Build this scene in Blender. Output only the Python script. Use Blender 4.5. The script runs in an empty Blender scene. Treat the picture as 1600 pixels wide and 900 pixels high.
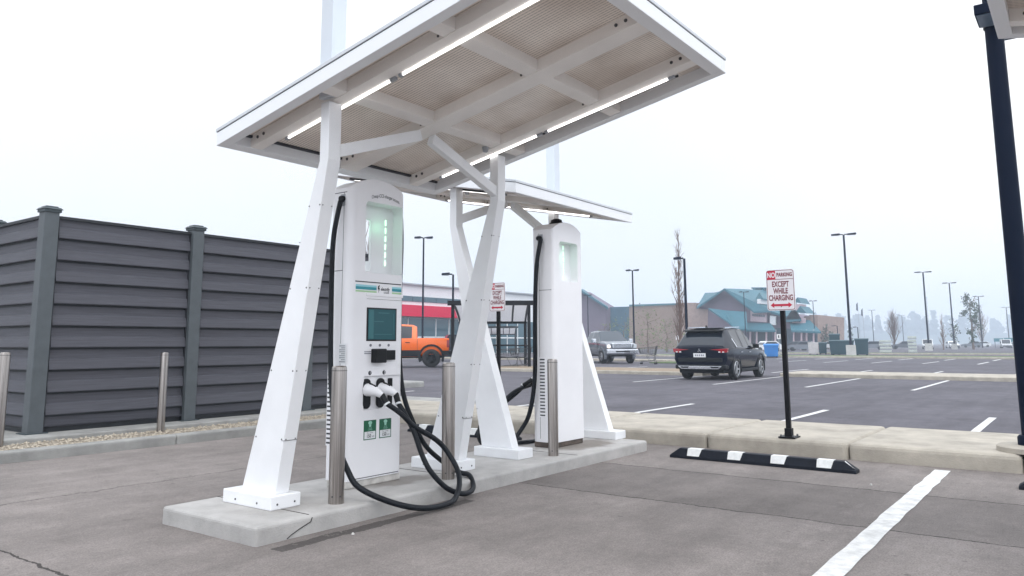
import bpy, bmesh, math, random
from mathutils import Vector, Matrix
random.seed(11)
R = math.radians
scene = bpy.context.scene
col = scene.collection

# ------------------------------------------------------------------ camera
CAM_H, CAM_F, CAM_CX, CAM_CY = 1.186, 1203.2, 786.1, 368.7      # metres / pixels of the 1600 px photograph
YAW, PITCH, ROLL = R(36.884), R(7.984), R(-0.168)
FWD = Vector((math.cos(YAW)*math.cos(PITCH), math.sin(YAW)*math.cos(PITCH), math.sin(PITCH)))
R0 = Vector((math.sin(YAW), -math.cos(YAW), 0)); U0 = R0.cross(FWD)
RGT = R0*math.cos(ROLL) + U0*math.sin(ROLL); UPV = -R0*math.sin(ROLL) + U0*math.cos(ROLL)
cd = bpy.data.cameras.new("camera"); cam = bpy.data.objects.new("camera", cd); col.objects.link(cam)
cam.matrix_world = Matrix(((RGT.x, UPV.x, -FWD.x, 0), (RGT.y, UPV.y, -FWD.y, 0), (RGT.z, UPV.z, -FWD.z, CAM_H), (0, 0, 0, 1)))
cd.sensor_width = 36; cd.sensor_fit = 'HORIZONTAL'; cd.lens = CAM_F/1600*36
cd.shift_x = (800-CAM_CX)/1600; cd.shift_y = -(450-CAM_CY)/1600
cd.clip_start = 0.05; cd.clip_end = 3000
scene.camera = cam

def at(u, v, axis, val):
    """the point of the plane axis = val that photograph pixel (u, v) looks at"""
    d = FWD + RGT*((u-CAM_CX)/CAM_F) - UPV*((v-CAM_CY)/CAM_F)
    o = Vector((0, 0, CAM_H)); i = 'xyz'.index(axis)
    return o + d*((val-o[i])/d[i])
def ground_at(u, depth):
    d = FWD + RGT*((u-CAM_CX)/CAM_F); f = Vector((d.x, d.y, 0))
    k = depth/d.dot(FWD)
    return Vector((d.x*k, d.y*k, 0))

# ------------------------------------------------------------------ sky, sun, exposure
SKY_LOW, SKY_HIGH = 7.3, 15.6
SUN_EL, SUN_AZ = R(58), R(238)            # azimuth of the direction towards the sun, from +X
world = bpy.data.worlds.new("World"); scene.world = world; world.use_nodes = True
wn, wl = world.node_tree.nodes, world.node_tree.links
bg = wn['Background']
sky = wn.new('ShaderNodeTexSky'); sky.sky_type = 'NISHITA'; sky.sun_disc = False
sky.sun_elevation = SUN_EL; sky.sun_rotation = R(90)-SUN_AZ; sky.dust_density = 6; sky.air_density = 1.5
mixw = wn.new('ShaderNodeMix'); mixw.data_type = 'RGBA'
tc = wn.new('ShaderNodeTexCoord'); cn = wn.new('ShaderNodeTexNoise'); cn.inputs['Scale'].default_value = 1.7; cn.inputs['Detail'].default_value = 5
cr = wn.new('ShaderNodeValToRGB')
cr.color_ramp.elements[0].color = (0.83, 0.885, 0.965, 1); cr.color_ramp.elements[1].color = (0.985, 0.99, 1.0, 1)
cr.color_ramp.elements[0].position = 0.3; cr.color_ramp.elements[1].position = 0.7
wl.new(tc.outputs['Generated'], cn.inputs['Vector']); wl.new(cn.outputs['Fac'], cr.inputs['Fac'])
sc_ = wn.new('ShaderNodeVectorMath'); sc_.operation = 'SCALE'; sc_.inputs['Scale'].default_value = 13.5
wl.new(cr.outputs['Color'], sc_.inputs[0])
# smoky overcast: brightest overhead and towards the veiled sun behind the photographer, dimmest low over the lot
dt = wn.new('ShaderNodeVectorMath'); dt.operation = 'DOT_PRODUCT'; dt.inputs[1].default_value = (-0.32, -0.42, 0.85)
wl.new(tc.outputs['Generated'], dt.inputs[0])
mr = wn.new('ShaderNodeMapRange'); mr.interpolation_type = 'SMOOTHSTEP'; mr.inputs['From Min'].default_value = -0.55; mr.inputs['From Max'].default_value = 0.9
mr.inputs['To Min'].default_value = SKY_LOW; mr.inputs['To Max'].default_value = SKY_HIGH
wl.new(dt.outputs['Value'], mr.inputs['Value']); wl.new(mr.outputs['Result'], sc_.inputs['Scale'])
mixw.inputs['Factor'].default_value = 0.94
wl.new(sky.outputs['Color'], mixw.inputs['A']); wl.new(sc_.outputs['Vector'], mixw.inputs['B'])
wl.new(mixw.outputs['Result'], bg.inputs['Color']); bg.inputs['Strength'].default_value = 0.1
sd = bpy.data.lights.new("sun", 'SUN'); sd.energy = 0.5; sd.angle = R(28); sd.color = (1.0, 0.96, 0.9)
so = bpy.data.objects.new("sun", sd); col.objects.link(so)
sv = Vector((math.cos(SUN_EL)*math.cos(SUN_AZ), math.cos(SUN_EL)*math.sin(SUN_AZ), math.sin(SUN_EL)))
so.rotation_euler = sv.to_track_quat('Z', 'Y').to_euler(); so.location = (0, 0, 60)
vs = scene.view_settings; vs.view_transform = 'Standard'; vs.look = 'None'; vs.gamma = 1; vs.exposure = 0.58; vs.use_curve_mapping = False
cy = scene.cycles
cy.use_denoising = True; cy.max_bounces = 8; cy.diffuse_bounces = 4; cy.glossy_bounces = 3; cy.volume_bounces = 3; cy.transparent_max_bounces = 8
cy.sample_clamp_indirect = 6

# ------------------------------------------------------------------ materials
def mat(name, c, rough=0.6, metal=0.0, var=0.0, vscale=6, bump=0.0, bscale=60, spec=0.5, emit=None, es=0, coat=0, detail=5, stretch=None, c2=None):
    m = bpy.data.materials.new(name); m.use_nodes = True
    n, l = m.node_tree.nodes, m.node_tree.links
    b = n['Principled BSDF']
    b.inputs['Base Color'].default_value = (*c, 1); b.inputs['Roughness'].default_value = rough; b.inputs['Metallic'].default_value = metal
    b.inputs['Specular IOR Level'].default_value = spec; b.inputs['Coat Weight'].default_value = coat
    if emit: b.inputs['Emission Color'].default_value = (*emit, 1); b.inputs['Emission Strength'].default_value = es
    if var or bump:
        t = n.new('ShaderNodeTexCoord'); src = t.outputs['Object']
        if stretch:
            mp = n.new('ShaderNodeMapping'); mp.inputs['Scale'].default_value = stretch; l.new(src, mp.inputs['Vector']); src = mp.outputs['Vector']
    if var:
        nz = n.new('ShaderNodeTexNoise'); nz.inputs['Scale'].default_value = vscale; nz.inputs['Detail'].default_value = detail; nz.inputs['Roughness'].default_value = 0.62
        l.new(src, nz.inputs['Vector'])
        r = n.new('ShaderNodeValToRGB'); r.color_ramp.elements[0].position = 0.28; r.color_ramp.elements[1].position = 0.72
        lo = c2 if c2 else tuple(x*(1-var) for x in c); hi = tuple(min(1, x*(1+var*0.6)) for x in c)
        r.color_ramp.elements[0].color = (*lo, 1); r.color_ramp.elements[1].color = (*hi, 1)
        l.new(nz.outputs['Fac'], r.inputs['Fac']); l.new(r.outputs['Color'], b.inputs['Base Color'])
    if bump:
        nb = n.new('ShaderNodeTexNoise'); nb.inputs['Scale'].default_value = bscale; nb.inputs['Detail'].default_value = 4; l.new(src, nb.inputs['Vector'])
        bp = n.new('ShaderNodeBump'); bp.inputs['Strength'].default_value = bump; bp.inputs['Distance'].default_value = 0.01
        l.new(nb.outputs['Fac'], bp.inputs['Height']); l.new(bp.outputs['Normal'], b.inputs['Normal'])
    return m

def mnode(n, l, op, a, b=None, c=None):
    x = n.new('ShaderNodeMath'); x.operation = op
    for i, v in enumerate((a, b, c)):
        if v is None: continue
        if isinstance(v, (int, float)): x.inputs[i].default_value = v
        else: l.new(v, x.inputs[i])
    return x.outputs[0]

def asphalt_material():
    m = bpy.data.materials.new("asphalt"); m.use_nodes = True
    n, l = m.node_tree.nodes, m.node_tree.links; b = n['Principled BSDF']
    t = n.new('ShaderNodeTexCoord'); sp = n.new('ShaderNodeSeparateXYZ'); l.new(t.outputs['Object'], sp.inputs[0]); X, Y = sp.outputs[0], sp.outputs[1]
    def noise(scale, detail=4, rough=0.6, st=None):
        z = n.new('ShaderNodeTexNoise'); z.inputs['Scale'].default_value = scale; z.inputs['Detail'].default_value = detail; z.inputs['Roughness'].default_value = rough
        if st:
            mp = n.new('ShaderNodeMapping'); mp.inputs['Scale'].default_value = st; l.new(t.outputs['Object'], mp.inputs['Vector']); l.new(mp.outputs['Vector'], z.inputs['Vector'])
        else: l.new(t.outputs['Object'], z.inputs['Vector'])
        return z.outputs['Fac']
    big, mid, fine, grit = noise(0.33, 5, .65), noise(2.2, 6, .75), noise(28, 4, .85), noise(95, 2, .7)
    # brightness factor
    f = mnode(n, l, 'MULTIPLY_ADD', mnode(n, l, 'SUBTRACT', big, 0.5), 1.15, 1.0)
    f = mnode(n, l, 'MULTIPLY', f, mnode(n, l, 'MULTIPLY_ADD', mnode(n, l, 'SUBTRACT', mid, 0.5), 0.95, 1.0))
    f = mnode(n, l, 'MULTIPLY', f, mnode(n, l, 'MULTIPLY_ADD', mnode(n, l, 'SUBTRACT', fine, 0.5), 0.80, 1.0))
    f = mnode(n, l, 'MULTIPLY', f, mnode(n, l, 'MULTIPLY_ADD', mnode(n, l, 'SUBTRACT', grit, 0.5), 1.25, 1.0))
    wob = mnode(n, l, 'MULTIPLY', mnode(n, l, 'SUBTRACT', noise(3.0, 6, .7), 0.5), 0.12)
    Xw = mnode(n, l, 'ADD', X, wob); Yw = mnode(n, l, 'ADD', Y, wob)
    def between(a, lo, hi): return mnode(n, l, 'MULTIPLY', mnode(n, l, 'GREATER_THAN', a, lo), mnode(n, l, 'LESS_THAN', a, hi))
    def darken(f, mask, k): return mnode(n, l, 'MULTIPLY', f, mnode(n, l, 'MULTIPLY_ADD', mask, k-1.0, 1.0))
    near = mnode(n, l, 'LESS_THAN', X, 8.7)
    # resurfaced strip between the two saw-cut joints, right of the island
    strip = mnode(n, l, 'MULTIPLY', between(Xw, 5.58, 6.99), mnode(n, l, 'LESS_THAN', Yw, 4.02)); f = darken(f, strip, 0.80)
    thick = mnode(n, l, 'MULTIPLY_ADD', noise(9, 4, .7), 0.016, 0.001)
    for x0, ylo, yhi in ((5.58, -30, 4.03), (6.99, -30, 4.03), (2.0, -30, 40)):
        d = mnode(n, l, 'ABSOLUTE', mnode(n, l, 'SUBTRACT', Xw, x0))
        k = mnode(n, l, 'MULTIPLY', mnode(n, l, 'LESS_THAN', d, thick), between(Y, ylo, yhi)); f = darken(f, k, 0.22)
    d = mnode(n, l, 'ABSOLUTE', mnode(n, l, 'SUBTRACT', mnode(n, l, 'ADD', Yw, mnode(n, l, 'MULTIPLY', wob, 1.5)), 6.62)); k = mnode(n, l, 'MULTIPLY', mnode(n, l, 'LESS_THAN', d, mnode(n, l, 'MULTIPLY', thick, 1.3)), between(X, 0.5, 8.0)); f = darken(f, k, 0.55)
    # bitumen seal along the foot of the island, and a tyre-worn lane
    seal = mnode(n, l, 'MULTIPLY', between(Yw, 3.83, 3.935), between(Xw, 2.96, 4.75)); seal = mnode(n, l, 'MULTIPLY', seal, mnode(n, l, 'GREATER_THAN', mid, 0.38)); f = darken(f, seal, 0.42)
    ghost = mnode(n, l, 'MULTIPLY', between(Yw, 1.42, 1.60), between(X, 3.6, 8.3)); ghost = mnode(n, l, 'MULTIPLY', ghost, mnode(n, l, 'GREATER_THAN', noise(5, 6, .75), 0.52)); f = darken(f, ghost, 1.10)
    oil = mnode(n, l, 'GREATER_THAN', noise(0.9, 3, .5), 0.66); f = darken(f, mnode(n, l, 'MULTIPLY', oil, 0.5), 0.75)
    # faint lengthwise tyre wear in the bay and pale scuffs
    wear = noise(1.0, 4, .6, (0.25, 3.2, 1)); f = mnode(n, l, 'MULTIPLY', f, mnode(n, l, 'MULTIPLY_ADD', mnode(n, l, 'SUBTRACT', wear, 0.5), 0.55, 1.0))
    drip = n.new('ShaderNodeTexVoronoi'); drip.inputs['Scale'].default_value = 5.5; l.new(t.outputs['Object'], drip.inputs['Vector'])
    f = darken(f, mnode(n, l, 'MULTIPLY', mnode(n, l, 'LESS_THAN', drip.outputs['Distance'], 0.10), mnode(n, l, 'GREATER_THAN', noise(0.7, 2, .5), 0.56)), 0.72)
    spots = n.new('ShaderNodeTexVoronoi'); spots.inputs['Scale'].default_value = 1.7; l.new(t.outputs['Object'], spots.inputs['Vector'])
    f = darken(f, mnode(n, l, 'LESS_THAN', spots.outputs['Distance'], 0.022), 0.3)
    rgb = n.new('ShaderNodeMix'); rgb.data_type = 'RGBA'
    rgb.inputs['A'].default_value = (0.098, 0.094, 0.110, 1); rgb.inputs['B'].default_value = (0.205, 0.183, 0.174, 1); l.new(near, rgb.inputs['Factor'])
    vm = n.new('ShaderNodeVectorMath'); vm.operation = 'SCALE'; l.new(rgb.outputs['Result'], vm.inputs[0]); l.new(f, vm.inputs['Scale'])
    l.new(vm.outputs['Vector'], b.inputs['Base Color']); b.inputs['Roughness'].default_value = 0.88; b.inputs['Specular IOR Level'].default_value = 0.3
    bp = n.new('ShaderNodeBump'); bp.inputs['Strength'].default_value = 0.55; bp.inputs['Distance'].default_value = 0.006
    l.new(mnode(n, l, 'ADD', fine, mnode(n, l, 'MULTIPLY', grit, 0.7)), bp.inputs['Height']); l.new(bp.outputs['Normal'], b.inputs['Normal'])
    return m

def deck_material():
    m = bpy.data.materials.new("perforated_decking"); m.use_nodes = True
    n, l = m.node_tree.nodes, m.node_tree.links; b = n['Principled BSDF']
    t = n.new('ShaderNodeTexCoord'); sp = n.new('ShaderNodeSeparateXYZ'); l.new(t.outputs['Object'], sp.inputs[0]); X, Y = sp.outputs[0], sp.outputs[1]
    p = mnode(n, l, 'ABSOLUTE', mnode(n, l, 'SUBTRACT', mnode(n, l, 'FRACT', mnode(n, l, 'MULTIPLY', X, 1/0.027)), 0.5))
    groove = mnode(n, l, 'GREATER_THAN', p, 0.34)
    q = mnode(n, l, 'ABSOLUTE', mnode(n, l, 'SUBTRACT', mnode(n, l, 'FRACT', mnode(n, l, 'MULTIPLY', Y, 1/0.03)), 0.5))
    hole = mnode(n, l, 'MULTIPLY', groove, mnode(n, l, 'GREATER_THAN', q, 0.17))
    nz = n.new('ShaderNodeTexNoise'); nz.inputs['Scale'].default_value = 2.3; nz.inputs['Detail'].default_value = 3; l.new(t.outputs['Object'], nz.inputs['Vector'])  # pale mottling puts soft reflections into the deck colour
    r = n.new('ShaderNodeValToRGB'); r.color_ramp.elements[0].color = (0.64, 0.55, 0.48, 1); r.color_ramp.elements[1].color = (0.94, 0.86, 0.78, 1)
    r.color_ramp.elements[0].position = .32; r.color_ramp.elements[1].position = .68; l.new(nz.outputs['Fac'], r.inputs['Fac'])
    k = mnode(n, l, 'MULTIPLY_ADD', groove, -0.34, 1.0); k = mnode(n, l, 'MULTIPLY_ADD', hole, -0.18, k)
    vm = n.new('ShaderNodeVectorMath'); vm.operation = 'SCALE'; l.new(r.outputs['Color'], vm.inputs[0]); l.new(k, vm.inputs['Scale'])
    l.new(vm.outputs['Vector'], b.inputs['Base Color']); b.inputs['Roughness'].default_value = 0.30; b.inputs['Specular IOR Level'].default_value = 0.7
    return m

M = {}
M['asphalt'] = asphalt_material(); M['deck'] = deck_material()
M['concrete'] = mat('island_concrete', (0.42, 0.41, 0.40), .85, var=.24, vscale=3.5, bump=.35, bscale=90)
M['kerb'] = mat('kerb_concrete', (0.42, 0.385, 0.33), .88, var=.30, vscale=2.6, bump=.4, bscale=70)
M['kerb_grey'] = mat('grey_kerb_concrete', (0.30, 0.30, 0.29), .88, var=.3, vscale=3, bump=.4, bscale=70)
M['joint'] = mat('joint_gap', (0.05, 0.048, 0.045), .9)
M['paint'] = mat('road_paint', (0.70, 0.70, 0.69), .75, var=.34, vscale=9, detail=9)
M['paint_far'] = mat('worn_road_paint', (0.62, 0.62, 0.62), .7, var=.2, vscale=8)
M['gravel'] = mat('gravel_ground', (0.30, 0.26, 0.21), .9, var=.6, vscale=40, bump=1, bscale=60)
M['stone'] = mat('pebble', (0.42, 0.37, 0.30), .85, var=.4, vscale=15)
M['stone_pale'] = mat('pale_pebble', (0.55, 0.54, 0.52), .8, var=.2, vscale=60)
M['white'] = mat('white_powder_coat', (0.80, 0.81, 0.83), .34, var=.07, vscale=2.2, spec=.5)
M['mast'] = mat('pale_mast_paint', (0.60, 0.645, 0.70), .4, var=.05, vscale=2)
M['white_frame'] = mat('white_roof_steel', (0.84, 0.81, 0.78), .4, var=.07, vscale=3)
M['fascia'] = mat('white_fascia', (0.80, 0.82, 0.85), .35)
M['cabinet'] = mat('charger_white_plastic', (0.84, 0.84, 0.865), .32, var=.05, vscale=2, spec=.5)
M['seam'] = mat('dark_seam', (0.03, 0.032, 0.04), .6)
M['grey_plastic'] = mat('grey_plastic', (0.33, 0.35, 0.38), .5)
M['bolt'] = mat('bolt_steel', (0.10, 0.10, 0.105), .5, metal=.6)
M['pv'] = mat('solar_glass', (0.55, 0.58, 0.62), .25)
M['rust'] = mat('rusty_plinth', (0.12, 0.095, 0.08), .85, var=.6, vscale=9)
M['dirty_white'] = mat('grimy_white_plinth', (0.62, 0.60, 0.57), .6, var=.35, vscale=9)
M['tube'] = mat('lit_tube', (1, 1, 1), .4, emit=(1.0, 0.97, 0.94), es=2.2)
M['led'] = mat('green_white_led', (1, 1, 1), .4, emit=(0.40, 1.0, 0.56), es=1.1)
M['cable'] = mat('black_rubber', (0.004, 0.006, 0.010), .5, spec=.25)
M['black'] = mat('black_plastic', (0.005, 0.006, 0.008), .45, spec=.25)
M['rubber_stop'] = mat('black_recycled_rubber', (0.007, 0.010, 0.018), .6, var=.3, vscale=30, spec=.2)
M['stop_white'] = mat('white_reflector', (0.72, 0.73, 0.73), .5, var=.15, vscale=20)
M['steel'] = mat('brushed_steel', (0.42, 0.385, 0.36), .3, metal=1.0, var=.6, vscale=7, stretch=(7, 7, .10))
M['screen'] = mat('display_glass', (0.012, 0.085, 0.10), .12, spec=.35)
M['screen_lines'] = mat('display_graphic', (0.035, 0.15, 0.165), .12, spec=.35)
M['teal'] = mat('teal_stripe', (0.02, 0.27, 0.33), .4); M['teal_light'] = mat('light_blue_stripe', (0.30, 0.62, 0.70), .4); M['green_stripe'] = mat('green_stripe', (0.38, 0.60, 0.34), .4)
M['sticker_green'] = mat('green_sticker', (0.006, 0.11, 0.052), .45); M['sticker_white'] = mat('white_sticker', (0.74, 0.76, 0.78), .5); M['pale_green'] = mat('pale_green_print', (0.32, 0.62, 0.50), .5)
M['ink'] = mat('dark_ink', (0.02, 0.022, 0.03), .6); M['ink_grey'] = mat('grey_ink', (0.16, 0.17, 0.20), .6)
M['sign_white'] = mat('sign_white', (0.76, 0.74, 0.77), .45); M['sign_red'] = mat('sign_red', (0.50, 0.012, 0.045), .45); M['sign_dark'] = mat('sign_border', (0.16, 0.02, 0.04), .5)
M['pole_black'] = mat('black_sign_pole', (0.004, 0.004, 0.006), .5, spec=.2)
M['navy'] = mat('dark_lamp_paint', (0.002, 0.007, 0.022), .6, spec=.1)
M['lens'] = mat('lamp_lens', (0.14, 0.19, 0.26), .3)
M['plinth'] = mat('lamp_plinth_concrete', (0.50, 0.50, 0.48), .8, var=.15, vscale=6)
M['board'] = mat('composite_board', (0.062, 0.063, 0.079), .62, var=.26, vscale=6, stretch=(.35, .35, 9), bump=.3, bscale=30)
M['post'] = mat('composite_post', (0.075, 0.088, 0.098), .55, var=.16, vscale=6)
M['post_cap'] = mat('post_cap', (0.034, 0.050, 0.058), .5); M['rail_and_gap_shade'] = mat('dark_rail', (0.012, 0.015, 0.02), .6)
# cars
M['suv_paint'] = mat('navy_black_car_paint', (0.002, 0.005, 0.016), .14, spec=.2)
M['orange'] = mat('orange_car_paint', (0.86, 0.14, 0.005), .3, coat=.3)
M['silver'] = mat('silver_car_paint', (0.20, 0.22, 0.25), .24, metal=.35, coat=.8)
M['gunmetal'] = mat('grey_car_paint', (0.10, 0.11, 0.13), .25, metal=.4, coat=.8)
M['car_white'] = mat('white_car_paint', (0.72, 0.74, 0.76), .3, coat=.6)
M['glass'] = mat('tinted_car_glass', (0.010, 0.016, 0.026), .08, spec=.6)
M['glass_grey'] = mat('grey_car_glass', (0.05, 0.065, 0.085), .08, spec=.6)
M['trim'] = mat('black_trim', (0.006, 0.008, 0.011), .55, spec=.25); M['chrome'] = mat('chrome', (0.72, 0.74, 0.78), .12, metal=1)
M['tyre'] = mat('tyre_rubber', (0.010, 0.011, 0.013), .75); M['alloy'] = mat('alloy', (0.55, 0.57, 0.60), .28, metal=.9)
M['tail'] = mat('tail_lamp_red', (0.30, 0.008, 0.02), .15, coat=1); M['head_lens'] = mat('headlamp_glass', (0.55, 0.58, 0.62), .12, coat=1)
M['head_lit'] = mat('lit_headlamp', (1, .8, .6), .3, emit=(1.0, 0.80, 0.66), es=1.6)
M['amber'] = mat('amber_lens', (0.7, .3, .08), .3)
M['plate'] = mat('licence_plate', (0.72, 0.73, 0.75), .4)
# buildings, plants
M['stucco'] = mat('tan_stucco', (0.27, 0.195, 0.155), .85, var=.12, vscale=.35)
M['mauve'] = mat('mauve_siding', (0.16, 0.125, 0.17), .8, var=.12, vscale=.6)
M['brick'] = mat('pale_brick', (0.33, 0.24, 0.21), .85, var=.22, vscale=1.6)
M['teal_wall'] = mat('teal_wall', (0.03, 0.11, 0.17), .7, var=.25, vscale=.25)
M['teal_roof'] = mat('teal_metal_roof', (0.014, 0.115, 0.16), .6, var=.2, vscale=.8)
M['roof_edge'] = mat('roof_edge_trim', (0.05, 0.16, 0.20), .6)
M['dark_opening'] = mat('shaded_shopfront', (0.02, 0.05, 0.075), .4); M['shop_white'] = mat('white_cladding', (0.70, 0.72, 0.75), .5, var=.05, vscale=.3)
M['crimson'] = mat('crimson_fascia', (0.60, 0.002, 0.050), .5, spec=.2); M['shop_glass'] = mat('shopfront_glass', (0.03, 0.09, 0.12), .1, spec=.8)
M['sign_panel'] = mat('pink_sign_panel', (0.52, 0.40, 0.44), .6)
M['bark'] = mat('pale_brown_bark', (0.16, 0.115, 0.095), .9, var=.3, vscale=4); M['twig'] = mat('brown_twig', (0.17, 0.11, 0.09), .9)
M['leaf'] = mat('leaf', (0.05, 0.085, 0.055), .7, var=.5, vscale=1.2); M['leaf_olive'] = mat('spring_leaf', (0.12, 0.15, 0.06), .7, var=.4, vscale=1.0)
M['wood_far'] = mat('far_wood', (0.03, 0.055, 0.045), .9, var=.4, vscale=.3)
M['grass'] = mat('grass_strip', (0.09, 0.14, 0.04), .9, var=.4, vscale=3); M['mulch'] = mat('dry_mulch', (0.27, 0.21, 0.15), .95, var=.3, vscale=4)
M['bin_green'] = mat('dark_green_bin', (0.012, 0.055, 0.075), .5); M['bin_blue'] = mat('blue_bin', (0.02, 0.20, 0.55), .5); M['bin_white'] = mat('white_tote', (0.62, 0.60, 0.60), .6, var=.15, vscale=2)
M['pallet'] = mat('pale_pallet_load', (0.50, 0.54, 0.50), .7, var=.2, vscale=2); M['pale_teal'] = mat('pale_teal_panel', (0.28, 0.46, 0.46), .6)
M['wire'] = mat('cart_wire', (0.09, 0.095, 0.10), .45, metal=.6); M['panel_white'] = mat('shelter_panel', (0.70, 0.70, 0.72), .5)
_n, _l = M['panel_white'].node_tree.nodes, M['panel_white'].node_tree.links
_t = _n.new('ShaderNodeBsdfTranslucent'); _t.inputs['Color'].default_value = (.8, .8, .82, 1); _m = _n.new('ShaderNodeMixShader'); _m.inputs[0].default_value = .6
_l.new(_n['Principled BSDF'].outputs[0], _m.inputs[1]); _l.new(_t.outputs[0], _m.inputs[2]); _l.new(_m.outputs[0], _n['Material Output'].inputs['Surface'])
M['banner'] = mat('dark_banner', (0.10, 0.12, 0.16), .8); M['teal_sign'] = mat('teal_billboard', (0.02, 0.16, 0.20), .6)

# ------------------------------------------------------------------ mesh helpers
class MB:
    """collects shapes and links them as ONE mesh object"""
    SPLIT = {'channel', 'tube_holder', 'lower_cladding', 'bolts', 'seams', 'seam', 'light_strip', 'indicator', 'screw', 'number_disc', 'exhaust_recess', 'lamp_insert', 'door_handle', 'sill_trim',
             'anchor_bolt', 'door_seam', 'rafter', 'guard_rail', 'foot', 'leg', 'end_mark', 'card_print', 'rail_and_gap_shade', 'window_trim', 'numeral', 'porch_roof', 'shaded_entrance', 'bumper_slot', 'base_plate', 'plate_print'}
    def __init__(s): s.v, s.f, s.m, s.sm, s.pc, s.cur, s.hold = [], [], [], [], [], 0, False
    def add(s, vs, fs, mi=0, smooth=False):
        o = len(s.v); s.v += [tuple(v) for v in vs]
        if not s.hold: s.cur += 1
        s.pc += [s.cur]*len(fs)
        for f in fs: s.f.append([o+i for i in f]); s.m.append(mi); s.sm.append(smooth)
        return s
    def box(s, x0, x1, y0, y1, z0, z1, mi=0, T=None):
        v = [Vector((x, y, z)) for z in (z0, z1) for y in (y0, y1) for x in (x0, x1)]
        if T: v = [T(p) if callable(T) else T @ p for p in v]
        return s.add(v, [(0, 2, 3, 1), (4, 5, 7, 6), (0, 1, 5, 4), (2, 6, 7, 3), (0, 4, 6, 2), (1, 3, 7, 5)], mi)
    def prism(s, poly, mapf, a, b, mi=0):
        """poly: 2-D outline; mapf(u, v, t) -> 3-D, extruded t from a to b"""
        n = len(poly); v = [mapf(u, w, a) for u, w in poly] + [mapf(u, w, b) for u, w in poly]
        area = sum(poly[i][0]*poly[(i+1) % n][1]-poly[(i+1) % n][0]*poly[i][1] for i in range(n))
        f = [tuple(range(n))[::-1], tuple(range(n, 2*n))] + [(i, (i+1) % n, n+(i+1) % n, n+i) for i in range(n)]
        e1 = Vector(mapf(1, 0, a))-Vector(mapf(0, 0, a)); e2 = Vector(mapf(0, 1, a))-Vector(mapf(0, 0, a)); e3 = Vector(mapf(0, 0, b))-Vector(mapf(0, 0, a))
        if (e1.cross(e2).dot(e3) > 0) != (area > 0): f = [tuple(reversed(q)) for q in f]
        return s.add(v, f, mi)
    def bar(s, p, q, w, h=None, mi=0, up=(0, 0, 1)):
        p, q = Vector(p), Vector(q); d = (q-p).normalized(); h = h or w
        u = Vector(up)
        if abs(d.dot(u)) > .98: u = Vector((1, 0, 0))
        a = d.cross(u).normalized(); b = a.cross(d)
        v = [c+a*i*w/2+b*j*h/2 for c in (p, q) for i, j in ((-1, -1), (1, -1), (1, 1), (-1, 1))]
        return s.add(v, [(3, 2, 1, 0), (4, 5, 6, 7), (0, 1, 5, 4), (1, 2, 6, 5), (2, 3, 7, 6), (3, 0, 4, 7)], mi)
    def tube(s, pts, r, n=8, mi=0, caps=True):
        pts = [Vector(p) for p in pts]; N = len(pts); rr = r if isinstance(r, (list, tuple)) else [r]*N
        rings = []; pa = None
        for i, p in enumerate(pts):
            d = (pts[min(i+1, N-1)]-pts[max(i-1, 0)]).normalized()
            if pa is None:
                pa = d.cross(Vector((0, 0, 1)));
                if pa.length < .05: pa = d.cross(Vector((1, 0, 0)))
            pa = (pa-d*pa.dot(d)).normalized(); b = d.cross(pa)
            rings.append([p+(pa*math.cos(2*math.pi*k/n)+b*math.sin(2*math.pi*k/n))*rr[i] for k in range(n)])
        v = [x for g in rings for x in g]
        f = [(i*n+k, i*n+(k+1) % n, (i+1)*n+(k+1) % n, (i+1)*n+k) for i in range(N-1) for k in range(n)]
        s.add(v, f, mi, True); s.hold = True
        if caps: s.add(rings[0], [tuple(range(n))[::-1]], mi); s.add(rings[-1], [tuple(range(n))], mi)
        s.hold = False
        return s
    def lathe(s, prof, n=24, mi=0, T=None, smooth=True):
        """prof: (r, z) list, turned about the z axis"""
        v = [Vector((r*math.cos(2*math.pi*k/n), r*math.sin(2*math.pi*k/n), z)) for r, z in prof for k in range(n)]
        if T: v = [T @ p for p in v]
        f = [(i*n+k, i*n+(k+1) % n, (i+1)*n+(k+1) % n, (i+1)*n+k) for i in range(len(prof)-1) for k in range(n)]
        return s.add(v, f, mi, smooth)
    def build(s, name, mats, parent=None, bevel=0, sharp=None, loc=None, seg=2):
        if name in s.SPLIT and s.cur > 1:          # every separate piece is an object of its own
            out = None; nm = {'bolts': 'bolt', 'seams': 'seam'}.get(name, name)
            for p in range(1, s.cur+1):
                q = MB(); idx = {}
                for f, m, sm, pc in zip(s.f, s.m, s.sm, s.pc):
                    if pc != p: continue
                    for i in f:
                        if i not in idx: idx[i] = len(q.v); q.v.append(s.v[i])
                    q.f.append([idx[i] for i in f]); q.m.append(m); q.sm.append(sm); q.pc.append(1)
                q.cur = 1
                if q.f:
                    o = q.build(nm, mats, parent, bevel, sharp, loc, seg); out = out or o
            return out
        me = bpy.data.meshes.new(name); me.from_pydata(s.v, [], s.f)
        for m in (mats if isinstance(mats, list) else [mats]): me.materials.append(m)
        me.polygons.foreach_set('material_index', s.m); me.polygons.foreach_set('use_smooth', s.sm)
        me.update()
        if sharp is not None:
            me.polygons.foreach_set('use_smooth', [True]*len(me.polygons)); me.set_sharp_from_angle(angle=R(sharp))
        o = bpy.data.objects.new(name, me); col.objects.link(o)
        if parent: o.parent = parent
        if loc: o.location = loc
        if bevel:
            b = o.modifiers.new('bevel', 'BEVEL'); b.width = bevel; b.segments = seg; b.limit_method = 'ANGLE'; b.angle_limit = R(35); b.harden_normals = False
        return o

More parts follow.
